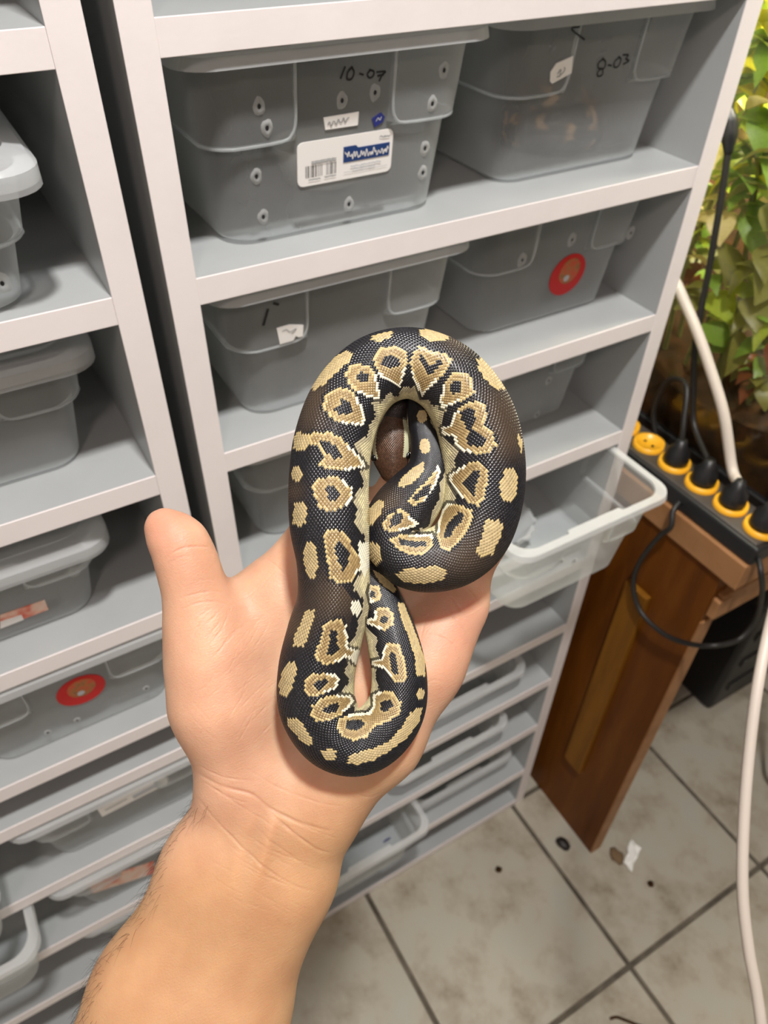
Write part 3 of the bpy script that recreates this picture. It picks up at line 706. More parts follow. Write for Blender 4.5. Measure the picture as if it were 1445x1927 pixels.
p = [onZ(u, v, 0.002) for u, v in ((1148, 1917), (1160, 1914), (1175, 1919), (1195, 1927), (1210, 1932))]
tag(tube('twig', p, 0.0022, M_soil, None, 6, 4), 'thin brown twig lying on the tiles', 'twig')
for u, v, lab_ in ((938, 1637, 'small dark speck on the tile below the shelving unit'), (1224, 1664, 'dark speck on the tile right of the white scrap')):
    p = onZ(u, v, 0.0); tag(blob('dirt_speck', (p[0], p[1], 0.002), 0.006, 0.006, 0.002, M_soil, int(u)), lab_, 'dirt')

# ------------------------------------------------------------------ hand and forearm (one continuous skin)
def prim(pts):
    """chain of (u, v, depth, radius_px) -> metric rounded cones in camera space"""
    out = []
    for a, b in zip(pts[:-1], pts[1:]):
        A = px2c(*a[:3]); B = px2c(*b[:3]); out.append((A, B, a[3] * a[2] / FPX, b[3] * b[2] / FPX))
    return out
DP = 0.324
chains = [
    ([(452, 1516, .322, 74), (400, 1630, .322, 84), (290, 1860, .322, 104), (150, 2160, .322, 118)], .014),
    ([(514, 1540, .324, 82), (480, 1640, .324, 90), (370, 1890, .324, 112), (230, 2190, .324, 125)], .014),
    ([(575, 1568, .324, 76), (547, 1650, .324, 73), (432, 1905, .324, 100), (300, 2210, .324, 115)], .014),
    ([(460, 1490, DP, 72), (520, 1140, DP, 66), (572, 1062, DP, 60)], .012),
    ([(510, 1500, DP, 74), (650, 1070, DP, 62)], .012),
    ([(560, 1515, DP, 72), (752, 1085, DP, 60)], .012),
    ([(602, 1525, DP, 64), (850, 1120, DP, 55)], .012),
    ([(450, 1448, .317, 76), (416, 1320, .312, 86), (402, 1220, .312, 80), (382, 1160, .310, 66)], .012),     # thenar
    ([(382, 1160, .310, 64), (366, 1110, .308, 53), (352, 1060, .307, 52), (338, 1022, .306, 47), (318, 1002, .306, 38), (304, 987, .306, 26)], .006),
    ([(425, 1190, .322, 46), (470, 1150, .326, 40), (520, 1110, .326, 46)], .014),                          # web
    ([(618, 1498, .318, 64), (716, 1390, .314, 66), (800, 1255, .315, 58), (858, 1150, .320, 50)], .014),   # hypothenar
    ([(572, 1062, .326, 58), (632, 935, .336, 52), (648, 860, .348, 46), (655, 815, .360, 40)], .006),
    ([(660, 1055, .326, 58), (768, 925, .338, 52), (778, 840, .352, 47), (780, 790, .364, 40)], .006),
    ([(765, 1075, .326, 55), (856, 940, .338, 50), (862, 860, .350, 45), (862, 815, .362, 39)], .006),
    ([(862, 1112, .325, 50), (908, 1010, .332, 45), (918, 935, .342, 41), (918, 890, .350, 35)], .006),
]
VS = 0.0015
lo_ = np.array([-0.145, -0.045, 0.270]); hi_ = np.array([0.062, 0.300, 0.385])
n3 = np.ceil((hi_ - lo_) / VS).astype(int)
ax_ = [lo_[k] + VS * np.arange(n3[k]) for k in range(3)]
G = np.stack(np.meshgrid(*ax_, indexing='ij'), -1).astype(np.float32)
def smin(a, b, k):
    h = np.clip(0.5 + 0.5 * (b - a) / k, 0, 1)
    return b * (1 - h) + a * h - k * h * (1 - h)
Dv = np.full(G.shape[:3], 1.0, np.float32)
for pts, k in chains:
    dc = None
    for A, B, ra, rb in prim(pts):
        A = A.astype(np.float32); B = B.astype(np.float32); ab = B - A
        # evaluate only near the cone
        mn = np.minimum(A, B) - max(ra, rb) - 0.03; mxx = np.maximum(A, B) + max(ra, rb) + 0.03
        i0 = np.clip(np.floor((mn - lo_) / VS).astype(int), 0, n3); i1 = np.clip(np.ceil((mxx - lo_) / VS).astype(int), 0, n3)
        sl = tuple(slice(i0[q], i1[q]) for q in range(3))
        g = G[sl] - A
        tt = np.clip((g @ ab) / ab.dot(ab), 0, 1)
        d = np.linalg.norm(g - tt[..., None] * ab, axis=-1) - (ra + (rb - ra) * tt)
        Dv[sl] = smin(Dv[sl], d.astype(np.float32), np.float32(k))
def surface_nets(D, lo, vs):
    s = D < 0
    nx, ny, nz = D.shape
    cs = np.zeros((nx - 1, ny - 1, nz - 1), np.int8)
    for dx in (0, 1):
        for dy in (0, 1):
            for dz in (0, 1):
                cs += s[dx:nx - 1 + dx, dy:ny - 1 + dy, dz:nz - 1 + dz]
    act = (cs > 0) & (cs < 8)
    idx = np.full(act.shape, -1); C = np.argwhere(act); idx[act] = np.arange(len(C))
    acc = np.zeros((len(C), 3)); cnt = np.zeros(len(C))
    off = [(0, 0, 0), (1, 0, 0), (0, 1, 0), (1, 1, 0), (0, 0, 1), (1, 0, 1), (0, 1, 1), (1, 1, 1)]
    val = [D[C[:, 0] + o[0], C[:, 1] + o[1], C[:, 2] + o[2]] for o in off]
    for i in range(8):
        for j in range(i + 1, 8):
            df = np.array(off[j]) - np.array(off[i])
            if np.abs(df).sum() != 1: continue
            a, b = val[i], val[j]; m = (a < 0) != (b < 0)
            t = np.where(m, a / np.where(m, a - b, 1), 0)
            p = np.array(off[i]) + t[:, None] * df
            acc += p * m[:, None]; cnt += m
    V = lo + vs * (C + acc / cnt[:, None])
    F = []
    for k in range(3):
        a, b = [(1, 2), (2, 0), (0, 1)][k]
        sh = [slice(None)] * 3; sh2 = [slice(None)] * 3
        sh[k] = slice(0, -1); sh2[k] = slice(1, None)
        e = s[tuple(sh)] != s[tuple(sh2)]
        E = np.argwhere(e)
        E = E[(E[:, a] > 0) & (E[:, b] > 0) & (E[:, a] < act.shape[a]) & (E[:, b] < act.shape[b])]
        u = np.zeros(3, int); u[a] = 1; w_ = np.zeros(3, int); w_[b] = 1
        q = [idx[tuple((E - o).T)] for o in (np.zeros(3, int), u, u + w_, w_)]
        Q = np.stack(q, 1); inside = s[tuple(E.T)]
        Q[~inside] = Q[~inside][:, ::-1]
        F.append(Q[(Q >= 0).all(1)])
    return V, np.vstack(F)
Vh, Fh = surface_nets(Dv, lo_, VS)
# relax the voxel steps
for it in range(6):
    acc = np.zeros_like(Vh); cnt = np.zeros(len(Vh))
    for a in range(4):
        np.add.at(acc, Fh[:, a], Vh[Fh[:, (a + 1) % 4]] + Vh[Fh[:, (a + 3) % 4]]); np.add.at(cnt, Fh[:, a], 2)
    Vh = Vh + (acc / np.maximum(cnt, 1)[:, None] - Vh) * (0.6 if it % 2 == 0 else -0.25)
def fast_mesh(name, V, F):
    me = bpy.data.meshes.new(name); V = np.asarray(V, np.float32); F = np.asarray(F, np.int32); k = F.shape[1]
    me.vertices.add(len(V)); me.vertices.foreach_set('co', V.ravel())
    me.loops.add(F.size); me.loops.foreach_set('vertex_index', F.ravel())
    me.polygons.add(len(F)); me.polygons.foreach_set('loop_start', np.arange(0, F.size, k, dtype=np.int32))
    me.polygons.foreach_set('loop_total', np.full(len(F), k, np.int32))
    me.update(calc_edges=True); me.validate()
    return me
me0 = fast_mesh('person', c2w(Vh), Fh)
hand = bpy.data.objects.new('person', me0); COL.objects.link(hand)
ss = hand.modifiers.new('sub', 'SUBSURF'); ss.levels = 2; ss.render_levels = 2
dg = bpy.context.evaluated_depsgraph_get()
me1 = bpy.data.meshes.new_from_object(hand.evaluated_get(dg))
hand.modifiers.clear(); hand.data = me1; me1.name = 'person'
nv = len(me1.vertices)
Vw = np.empty(nv * 3, np.float32); me1.vertices.foreach_get('co', Vw); Vw = Vw.reshape(-1, 3).astype(float)
Nw = np.empty(nv * 3, np.float32); me1.vertices.foreach_get('normal', Nw); Nw = Nw.reshape(-1, 3).astype(float)
if ((Vw - Vw.mean(0)) * Nw).sum() < 0: me1.flip_normals(); Nw = -Nw
hu, hv, hd = w2px(Vw)
facing = -(Nw * (Vw - CPOS)).sum(1) / np.linalg.norm(Vw - CPOS, axis=1)
def seg_dist(pu, pv, line, per=8):
    L = catmull(np.array(line, float), per); best = np.full(len(pu), 1e9)
    for a, b in zip(L[:-1], L[1:]):
        ab = b - a; t = np.clip(((pu - a[0]) * ab[0] + (pv - a[1]) * ab[1]) / (ab @ ab + 1e-9), 0, 1)
        best = np.minimum(best, np.hypot(pu - a[0] - t * ab[0], pv - a[1] - t * ab[1]))
    return best
creases = [
    ([(395, 1480), (450, 1515), (500, 1545), (545, 1575)], 1.6, .28), ([(430, 1540), (480, 1580), (540, 1612), (600, 1628)], 1.5, .22), ([(520, 1530), (575, 1556), (640, 1580)], 1.6, .25),
    ([(455, 1440), (520, 1480), (600, 1510), (660, 1520)], 2.0, .25), ([(345, 1330), (380, 1370), (430, 1410)], 1.5, .12), ([(340, 1290), (375, 1335), (420, 1380)], 1.4, .12),
    ([(400, 1300), (450, 1250), (520, 1190)], 1.3, .12), ([(410, 1340), (460, 1290), (530, 1240)], 1.3, .10), ([(820, 1140), (800, 1170), (790, 1210)], 1.5, .2), ([(870, 1100), (890, 1120), (900, 1140)], 1.5, .25),
    ([(480, 1120), (500, 1095), (530, 1060)], 1.4, .2), ([(360, 1095), (385, 1090), (412, 1094)], 1.3, .15), ([(318, 1010), (345, 1000), (372, 1004)], 1.2, .1),  # (polyline in photo pixels, half width px, depth mm)
    ([(306, 1057), (325, 1040), (345, 1031), (370, 1028), (400, 1030)], 2.2, .45), ([(312, 1066), (335, 1050), (360, 1046)], 1.6, .2),
    ([(330, 1128), (365, 1118), (400, 1112), (424, 1117)], 2.0, .3), ([(335, 1150), (370, 1135), (405, 1132), (436, 1140)], 2.0, .3),
    ([(350, 1185), (375, 1160), (400, 1143)], 1.6, .22), ([(362, 1200), (385, 1175), (410, 1155)], 1.6, .2), ([(346, 1207), (372, 1180), (392, 1165)], 1.4, .2),
    ([(372, 1240), (400, 1205), (440, 1165)], 1.5, .18), ([(390, 1260), (420, 1215), (470, 1165)], 1.5, .18), ([(430, 1140), (470, 1120), (510, 1085)], 2.0, .2),
    ([(366, 1452), (416, 1479), (474, 1495), (507, 1520), (557, 1545), (611, 1562), (640, 1566)], 3.2, .8),
    ([(500, 1518), (530, 1548), (561, 1574), (598, 1599), (630, 1606)], 2.6, .6), ([(366, 1495), (407, 1545), (445, 1583), (494, 1628), (536, 1657), (577, 1674), (612, 1678)], 2.4, .5),
    ([(470, 1545), (520, 1590), (570, 1625), (610, 1640)], 1.8, .3), ([(380, 1470), (430, 1500), (470, 1512)], 2.0, .35), ([(372, 1440), (420, 1462), (480, 1470)], 2.0, .3),
    ([(838, 1110), (862, 1140), (878, 1168)], 2.0, .35), ([(845, 1120), (852, 1160), (875, 1190)], 1.8, .25), ([(790, 1300), (815, 1280), (838, 1285)], 1.6, .2),
    ([(800, 1190), (835, 1200), (860, 1225), (850, 1250)], 1.6, .25), ([(560, 1450), (620, 1468), (690, 1462)], 2.0, .2), ([(640, 1480), (690, 1500), (720, 1490)], 1.8, .2),
    ([(500, 1050), (520, 1065), (540, 1085)], 1.8, .3),
]
crnd = random.Random(21)
for k in range(30):      # fine lines over the ball of the thumb
    u0, v0 = crnd.uniform(345, 480), crnd.uniform(1200, 1420); a = math.radians(-52 + crnd.uniform(-9, 9)); L = crnd.uniform(50, 120); b0 = crnd.uniform(-8, 8)
    creases.append(([(u0, v0), (u0 + L / 2 * math.cos(a) + b0, v0 + L / 2 * math.sin(a) + b0), (u0 + L * math.cos(a), v0 + L * math.sin(a))], 1.2, crnd.uniform(.12, .24)))
for k in range(26):      # fine lines across the wrist
    u0 = crnd.uniform(380, 540); v0 = 1500 + (u0 - 380) * 0.45 + crnd.uniform(0, 170); a = math.radians(27 + crnd.uniform(-7, 7)); L = crnd.uniform(50, 130)
    creases.append(([(u0, v0), (u0 + L / 2 * math.cos(a), v0 + L / 2 * math.sin(a) + 3), (u0 + L * math.cos(a), v0 + L * math.sin(a))], 1.2, crnd.uniform(.10, .20)))
disp = np.zeros(nv)
vis = facing > 0.02
for ln, hw, dp in creases:
    A = np.array(ln, float); msk = vis & (hu > A[:, 0].min() - 25) & (hu < A[:, 0].max() + 25) & (hv > A[:, 1].min() - 25) & (hv < A[:, 1].max() + 25)
    d = seg_dist(hu[msk], hv[msk], ln)
    ax0 = A[-1] - A[0]; tq = np.clip(((hu[msk] - A[0, 0]) * ax0[0] + (hv[msk] - A[0, 1]) * ax0[1]) / (ax0 @ ax0), 0, 1)
    e = np.exp(-(d / hw)**2) * np.clip(np.minimum(tq, 1 - tq) * 4, 0, 1) * (0.75 + 0.25 * np.sin(tq * 23)); disp[msk] -= dp * 0.80e-3 * e
# two tendons at the wrist
for ln, hw, dp in [([(470, 1700), (500, 1600), (518, 1530)], 13, 1.2), ([(425, 1690), (455, 1600), (475, 1530)], 14, 0.7)]:
    A = np.array(ln); msk = vis & (np.abs(hu - A[:, 0].mean()) < 120) & (hv > 1490) & (hv < 1760)
    disp[msk] += dp * 1e-3 * np.exp(-(seg_dist(hu[msk], hv[msk], ln) / hw)**2) * np.clip((1700 - hv[msk]) / 90, 0, 1) * np.clip((hv[msk] - 1515) / 40, 0, 1)
Vw = Vw + Nw * disp[:, None]
me1.vertices.foreach_set('co', Vw.astype(np.float32).ravel()); me1.update()
def gau(u, v, r): return np.exp(-((hu - u)**2 + (hv - v)**2) / (2 * r * r))
along = np.clip((hv + 0.35 * hu - 1640) / 160, 0, 1)           # 0 hand .. 1 forearm
palm = np.array([0.62, 0.365, 0.235]); arm = np.array([0.54, 0.31, 0.16]); red = np.array([0.53, 0.21, 0.155])
colr = palm[None] * (1 - along)[:, None] + arm[None] * along[:, None]
kred = np.clip(0.30 * gau(860, 1200, 60) + 0.40 * gau(310, 990, 45) + 0.25 * gau(890, 1080, 60), 0, 0.9)      # pinker fingertip and heel of the hand
colr = colr * (1 - kred)[:, None] + red[None] * kred[:, None]
ca = me1.color_attributes.new('skin_tone', 'FLOAT_COLOR', 'POINT')
ca.data.foreach_set('color', np.hstack([colr, np.ones((nv, 1))]).astype(np.float32).ravel())
me1.shade_smooth()
M_skin = mat('skin', (0.8, 0.5, 0.36), 0.50, 0.35)
b_ = M_skin.node_tree.nodes['Principled BSDF']
at = nd(M_skin, 'ShaderNodeAttribute', attribute_name='skin_tone'); tc = nd(M_skin, 'ShaderNodeTexCoord')
n1 = nd(M_skin, 'ShaderNodeTexNoise'); n1.inputs['Scale'].default_value = 55; n1.inputs['Detail'].default_value = 5; lk(M_skin, tc.outputs['Object'], n1.inputs['Vector'])
rp = nd(M_skin, 'ShaderNodeValToRGB'); rp.color_ramp.elements[0].position = 0.3; rp.color_ramp.elements[0].color = (0.86, 0.80, 0.78, 1); rp.color_ramp.elements[1].position = 0.65; rp.color_ramp.elements[1].color = (1, 1, 1, 1)
lk(M_skin, n1.outputs['Fac'], rp.inputs[0])
mxc = nd(M_skin, 'ShaderNodeMix', data_type='RGBA', blend_type='MULTIPLY'); mxc.inputs['Factor'].default_value = 1.0
lk(M_skin, at.outputs['Color'], mxc.inputs['A']); lk(M_skin, rp.outputs[0], mxc.inputs['B']); lk(M_skin, mxc.outputs['Result'], b_.inputs['Base Color'])
b_.inputs['Subsurface Weight'].default_value = 0.65; b_.inputs['Subsurface Radius'].default_value = (1.0, 0.30, 0.12); b_.inputs['Subsurface Scale'].default_value = 0.013
mp = nd(M_skin, 'ShaderNodeMapping'); mp.inputs['Rotation'].default_value = (0.4, 0.2, 0.55); mp.inputs['Scale'].default_value = (1.0, 4.0, 4.0)
lk(M_skin, tc.outputs['Object'], mp.inputs[0])
n2 = nd(M_skin, 'ShaderNodeTexNoise'); n2.inputs['Scale'].default_value = 420; n2.inputs['Detail'].default_value = 3; lk(M_skin, mp.outputs[0], n2.inputs['Vector'])
vo = nd(M_skin, 'ShaderNodeTexVoronoi'); vo.inputs['Scale'].default_value = 1100; lk(M_skin, tc.outputs['Object'], vo.inputs['Vector'])
am = nd(M_skin, 'ShaderNodeMath', operation='ADD'); lk(M_skin, n2.outputs['Fac'], am.inputs[0]); 
ml = nd(M_skin, 'ShaderNodeMath', operation='MULTIPLY'); ml.inputs[1].default_value = 0.5; lk(M_skin, vo.outputs['Distance'], ml.inputs[0]); lk(M_skin, ml.outputs[0], am.inputs[1])
bp = nd(M_skin, 'ShaderNodeBump'); bp.inputs['Strength'].default_value = 0.35; bp.inputs['Distance'].default_value = 0.0004
lk(M_skin, am.outputs[0], bp.inputs['Height']); lk(M_skin, bp.outputs[0], b_.inputs['Normal'])
me1.materials.clear(); me1.materials.append(M_skin)
tag(hand, 'bare forearm and open left hand, palm up, holding the coiled snake', 'person')
# arm hair
M_hair = mat('arm_hair', (0.012, 0.009, 0.007), 0.5)
reg = np.where((hv > 1500) & (hv < 1990) & (facing < 0.60) & (facing > -0.35) & (hu < 330 - (hv - 1500) * 0.40 + 90))[0]
V = []; F = []
axd = px2w(200, 1927, 0.322) - px2w(440, 1500, 0.322); axd /= np.linalg.norm(axd)
for i in rng.choice(reg, min(520, len(reg)), replace=False):
    p = Vw[i]; n_ = Nw[i]; L = rng.uniform(0.003, 0.008); r0 = 0.00005
    d = axd * rng.uniform(0.3, 1.0) + n_ * rng.uniform(0.35, 0.9) + rng.normal(0, 0.35, 3); d /= np.linalg.norm(d)
    cu = (axd - n_ * 0.8 + rng.normal(0, 0.4, 3)) * 0.5
    sd = np.cross(d, n_); sd /= np.linalg.norm(sd) + 1e-9; b0 = len(V)
    for k in range(5):
        t = k / 4; q = p - n_ * 0.0003 + d * L * t + cu * L * t * t; rr = r0 * (1 - 0.75 * t)
        V += [q + sd * rr, q - sd * rr * 0.5 + n_ * rr, q - sd * rr * 0.5 - n_ * rr]
    for k in range(4):
        for j in range(3): F.append((b0 + 3 * k + j, b0 + 3 * k + (j + 1) % 3, b0 + 3 * k + 3 + (j + 1) % 3, b0 + 3 * k + 3 + j))
hr = mesh('arm_hair', V, F, M_hair, hand); hr['kind'] = 'stuff'; hr['label'] = 'short dark hairs on the forearm'

# ------------------------------------------------------------------ the held snake: one continuous scaled skin
# centre line as (photo x, photo y, distance from camera in m, apparent width px)
SP = [(741, 910, .3080, 12), (740, 901, .3080, 36), (738, 884, .3075, 52), (736, 862, .3070, 70), (735, 838, .3065, 80), (737, 812, .3065, 74), (741, 786, .3070, 52),
      (746, 752, .3080, 52), (758, 726, .3085, 50), (778, 720, .3075, 48), (790, 746, .3050, 48), (793, 790, .3010, 50), (804, 842, .2985, 62), (805, 884, .2970, 80),
      (786, 925, .2960, 106), (757, 964, .2950, 118), (740, 1000, .2935, 118), (752, 1037, .2920, 114), (795, 1055, .2910, 116), (852, 1042, .2920, 126), (893, 998, .2930, 138), (911, 925, .2940, 147),
      (908, 850, .2935, 152), (888, 776, .2925, 148), (842, 713, .2910, 137), (775, 684, .2890, 130), (706, 700, .2870, 134), (655, 755, .2850, 140), (628, 828, .2830, 145),
      (619, 905, .2815, 148), (620, 985, .2805, 147), (627, 1060, .2810, 134), (627, 1130, .2830, 134), (611, 1195, .2860, 140), (596, 1262, .2885, 142), (597, 1325, .2900, 142),
      (626, 1378, .2910, 132), (672, 1397, .2915, 120), (716, 1376, .2920, 114), (746, 1330, .2925, 108), (751, 1270, .2930, 102), (739, 1205, .2955, 96), (718, 1140, .2985, 84),
      (692, 1075, .3015, 70), (664, 1015, .3030, 58), (646, 950, .3045, 44), (648, 900, .3060, 30), (660, 865, .3070, 18), (668, 850, .3075, 6)]
SP = np.array(SP, float)
A4 = np.hstack([px2c(SP[:, 0], SP[:, 1], SP[:, 2]), (SP[:, 3] / 2 * SP[:, 2] / FPX)[:, None]])
dense = catmull(A4, 60)
seg = np.linalg.norm(np.diff(dense[:, :3], axis=0), axis=1); sl_ = np.concatenate([[0], np.cumsum(seg)])
KS = 64                                        # scales around
# rows: spacing follows the local radius
rows = [0.0002]
while rows[-1] < sl_[-1] - 0.0004:
    r = np.interp(rows[-1], sl_, dense[:, 3]); rows.append(rows[-1] + max(0.00042, 2 * math.pi * r / KS * 0.60))
rows = np.array(rows)
if len(rows) % 2 == 0: rows = rows[:-1]
C3 = np.stack([np.interp(rows, sl_, dense[:, k]) for k in range(3)], 1); RR = np.maximum(np.interp(rows, sl_, dense[:, 3]), 0.0005)
T3 = np.gradient(C3, rows, axis=0); T3 /= np.linalg.norm(T3, axis=1)[:, None]
for _ in range(6): T3[1:-1] = (T3[:-2] + T3[1:-1] * 2 + T3[2:]) / 4
T3 /= np.linalg.norm(T3, axis=1)[:, None]
U3 = -C3 / np.linalg.norm(C3, axis=1)[:, None]; U3 = U3 - T3 * (U3 * T3).sum(1)[:, None]; U3 /= np.linalg.norm(U3, axis=1)[:, None]
I3 = np.cross(T3, U3)
lf = np.stack([T3[:, 1], -T3[:, 0], 0 * T3[:, 0]], 1)          # visual left of travel = inner side of every bend
sg = np.sign((I3 * lf).sum(1)); sg[sg == 0] = 1; I3 *= sg[:, None]
nr = len(rows); nc = 2 * KS
jj = np.arange(nc); th = 2 * math.pi * jj / nc
hd_ = rows < 0.030                                             # head: flatter
flat = np.where(rows < 0.022, 0.80, np.where(rows < 0.034, 0.80 + (rows - 0.022) / 0.012 * 0.14, 0.94))
# tight inner creases: stop the inside of a bend from folding through itself
kap = np.linalg.norm(np.gradient(T3, rows, axis=0), axis=1)
for _ in range(10): kap[1:-1] = (kap[:-2] + 2 * kap[1:-1] + kap[2:]) / 4
lim = np.minimum(1.0, 0.93 / np.maximum(kap * RR, 1e-6))
def surf(i, j, lift):
    """skin point for row index i, column j (arrays), raised by lift"""
    t = 2 * math.pi * j / nc
    c, s_ = np.cos(t), np.sin(t)
    r = RR[i]
    ins = np.where(s_ > 0, lim[i], 1.0)
    nn = U3[i] * (c * flat[i])[:, None] + I3[i] * (s_ * ins)[:, None]
    n1 = U3[i] * c[:, None] + I3[i] * s_[:, None]
    return C3[i] + nn * r[:, None] + n1 * lift[:, None]
# lattice corners at (i + j) odd, scale centres at (i + j) even
ii, jg = np.meshgrid(np.arange(nr), np.arange(nc), indexing='ij')
odd = ((ii + jg) % 2 == 1)
cid = np.full((nr, nc), -1); cid[odd] = np.arange(odd.sum())
ci, cj = ii[odd], jg[odd]
Vc = surf(ci, cj, -0.00002 - 0 * ci.astype(float))
ei, ej = np.where((~odd) & (ii > 0) & (ii < nr - 1))
ns = len(ei)
corn = np.stack([cid[ei - 1, ej], cid[ei, (ej + 1) % nc], cid[ei + 1, ej], cid[ei, (ej - 1) % nc]], 1)
sw_ = 2 * math.pi * RR[ei] / KS
base = Vc[corn]                                                # ns,4,3
ctr = base.mean(1)
nrm = U3[ei] * (np.cos(2 * math.pi * ej / nc))[:, None] + I3[ei] * (np.sin(2 * math.pi * ej / nc))[:, None]
k_in = 0.74
hl = np.stack([sw_ * 0.08, sw_ * 0.17, sw_ * 0.24, sw_ * 0.17], 1)   # rear edge stands proud of the next scale
ringv = ctr[:, None] + (base - ctr[:, None]) * k_in + nrm[:, None] * hl[:, :, None]
topv = ctr + nrm * (sw_ * 0.245)[:, None]
Vs = np.vstack([Vc, ringv.reshape(-1, 3), topv])
o1 = len(Vc); o2 = o1 + 4 * ns
rid = o1 + np.arange(4 * ns).reshape(ns, 4); tid = o2 + np.arange(ns)
Fq = []; Ft = []; sq = []; stt = []
for k in range(4):
    k2 = (k + 1) % 4
    Fq.append(np.stack([corn[:, k], corn[:, k2], rid[:, k2], rid[:, k]], 1)); sq.append(np.arange(ns))
    Ft.append(np.stack([rid[:, k], rid[:, k2], tid], 1)); stt.append(np.arange(ns))
Fq = np.vstack(Fq); Ft = np.vstack(Ft); sq = np.concatenate(sq); stt = np.concatenate(stt)
# --- pigment, one colour per scale
scw = c2w(ctr); su, sv, sd = w2px(scw)
fac = (nrm * (-ctr / np.linalg.norm(ctr, axis=1)[:, None])).sum(1)
cell = (np.floor(sv / 5).astype(int) * 400 + np.floor(su / 5).astype(int))
mind = {}
order = np.argsort(sd)
uq, first = np.unique(cell[order], return_index=True); md = dict(zip(uq.tolist(), sd[order][first].tolist()))
seen = (fac > -0.05) & (sd < np.array([md[c] for c in cell.tolist()]) + 0.010)
srow = rows[ei]; sth = 2 * math.pi * ej / nc; sth = np.where(sth > math.pi, sth - 2 * math.pi, sth)   # + = inner/belly side
def in_poly(P):
    P = np.array(P, float); x, y = su, sv; ins = np.zeros(len(x), bool)
    a = P; b = np.roll(P, -1, 0)
    for (x0, y0), (x1, y1) in zip(a, b):
        cnd = (y0 > y) != (y1 > y)
        if y0 != y1: ins ^= cnd & (x < (x1 - x0) * (y - y0) / (y1 - y0) + x0)
    return ins
def edge_d(P):
    P = np.array(P, float); best = np.full(len(su), 1e9)
    for a, b in zip(P, np.roll(P, -1, 0)):
        ab = b - a; t = np.clip(((su - a[0]) * ab[0] + (sv - a[1]) * ab[1]) / (ab @ ab + 1e-9), 0, 1)
        best = np.minimum(best, np.hypot(su - a[0] - t * ab[0], sv - a[1] - t * ab[1]))
    return best
SCF = 1445 / 520.0
def A(*p): return [(500 + x / SCF, 600 + y / SCF) for x, y in p]      # upper close-up
def B(*p): return [(500 + x / SCF, 1020 + y / SCF) for x, y in p]     # lower close-up
def E_(x, y, a, b, f): return f(*[(x + a * math.cos(k * .5236), y + b * math.sin(k * .5236)) for k in range(12)])
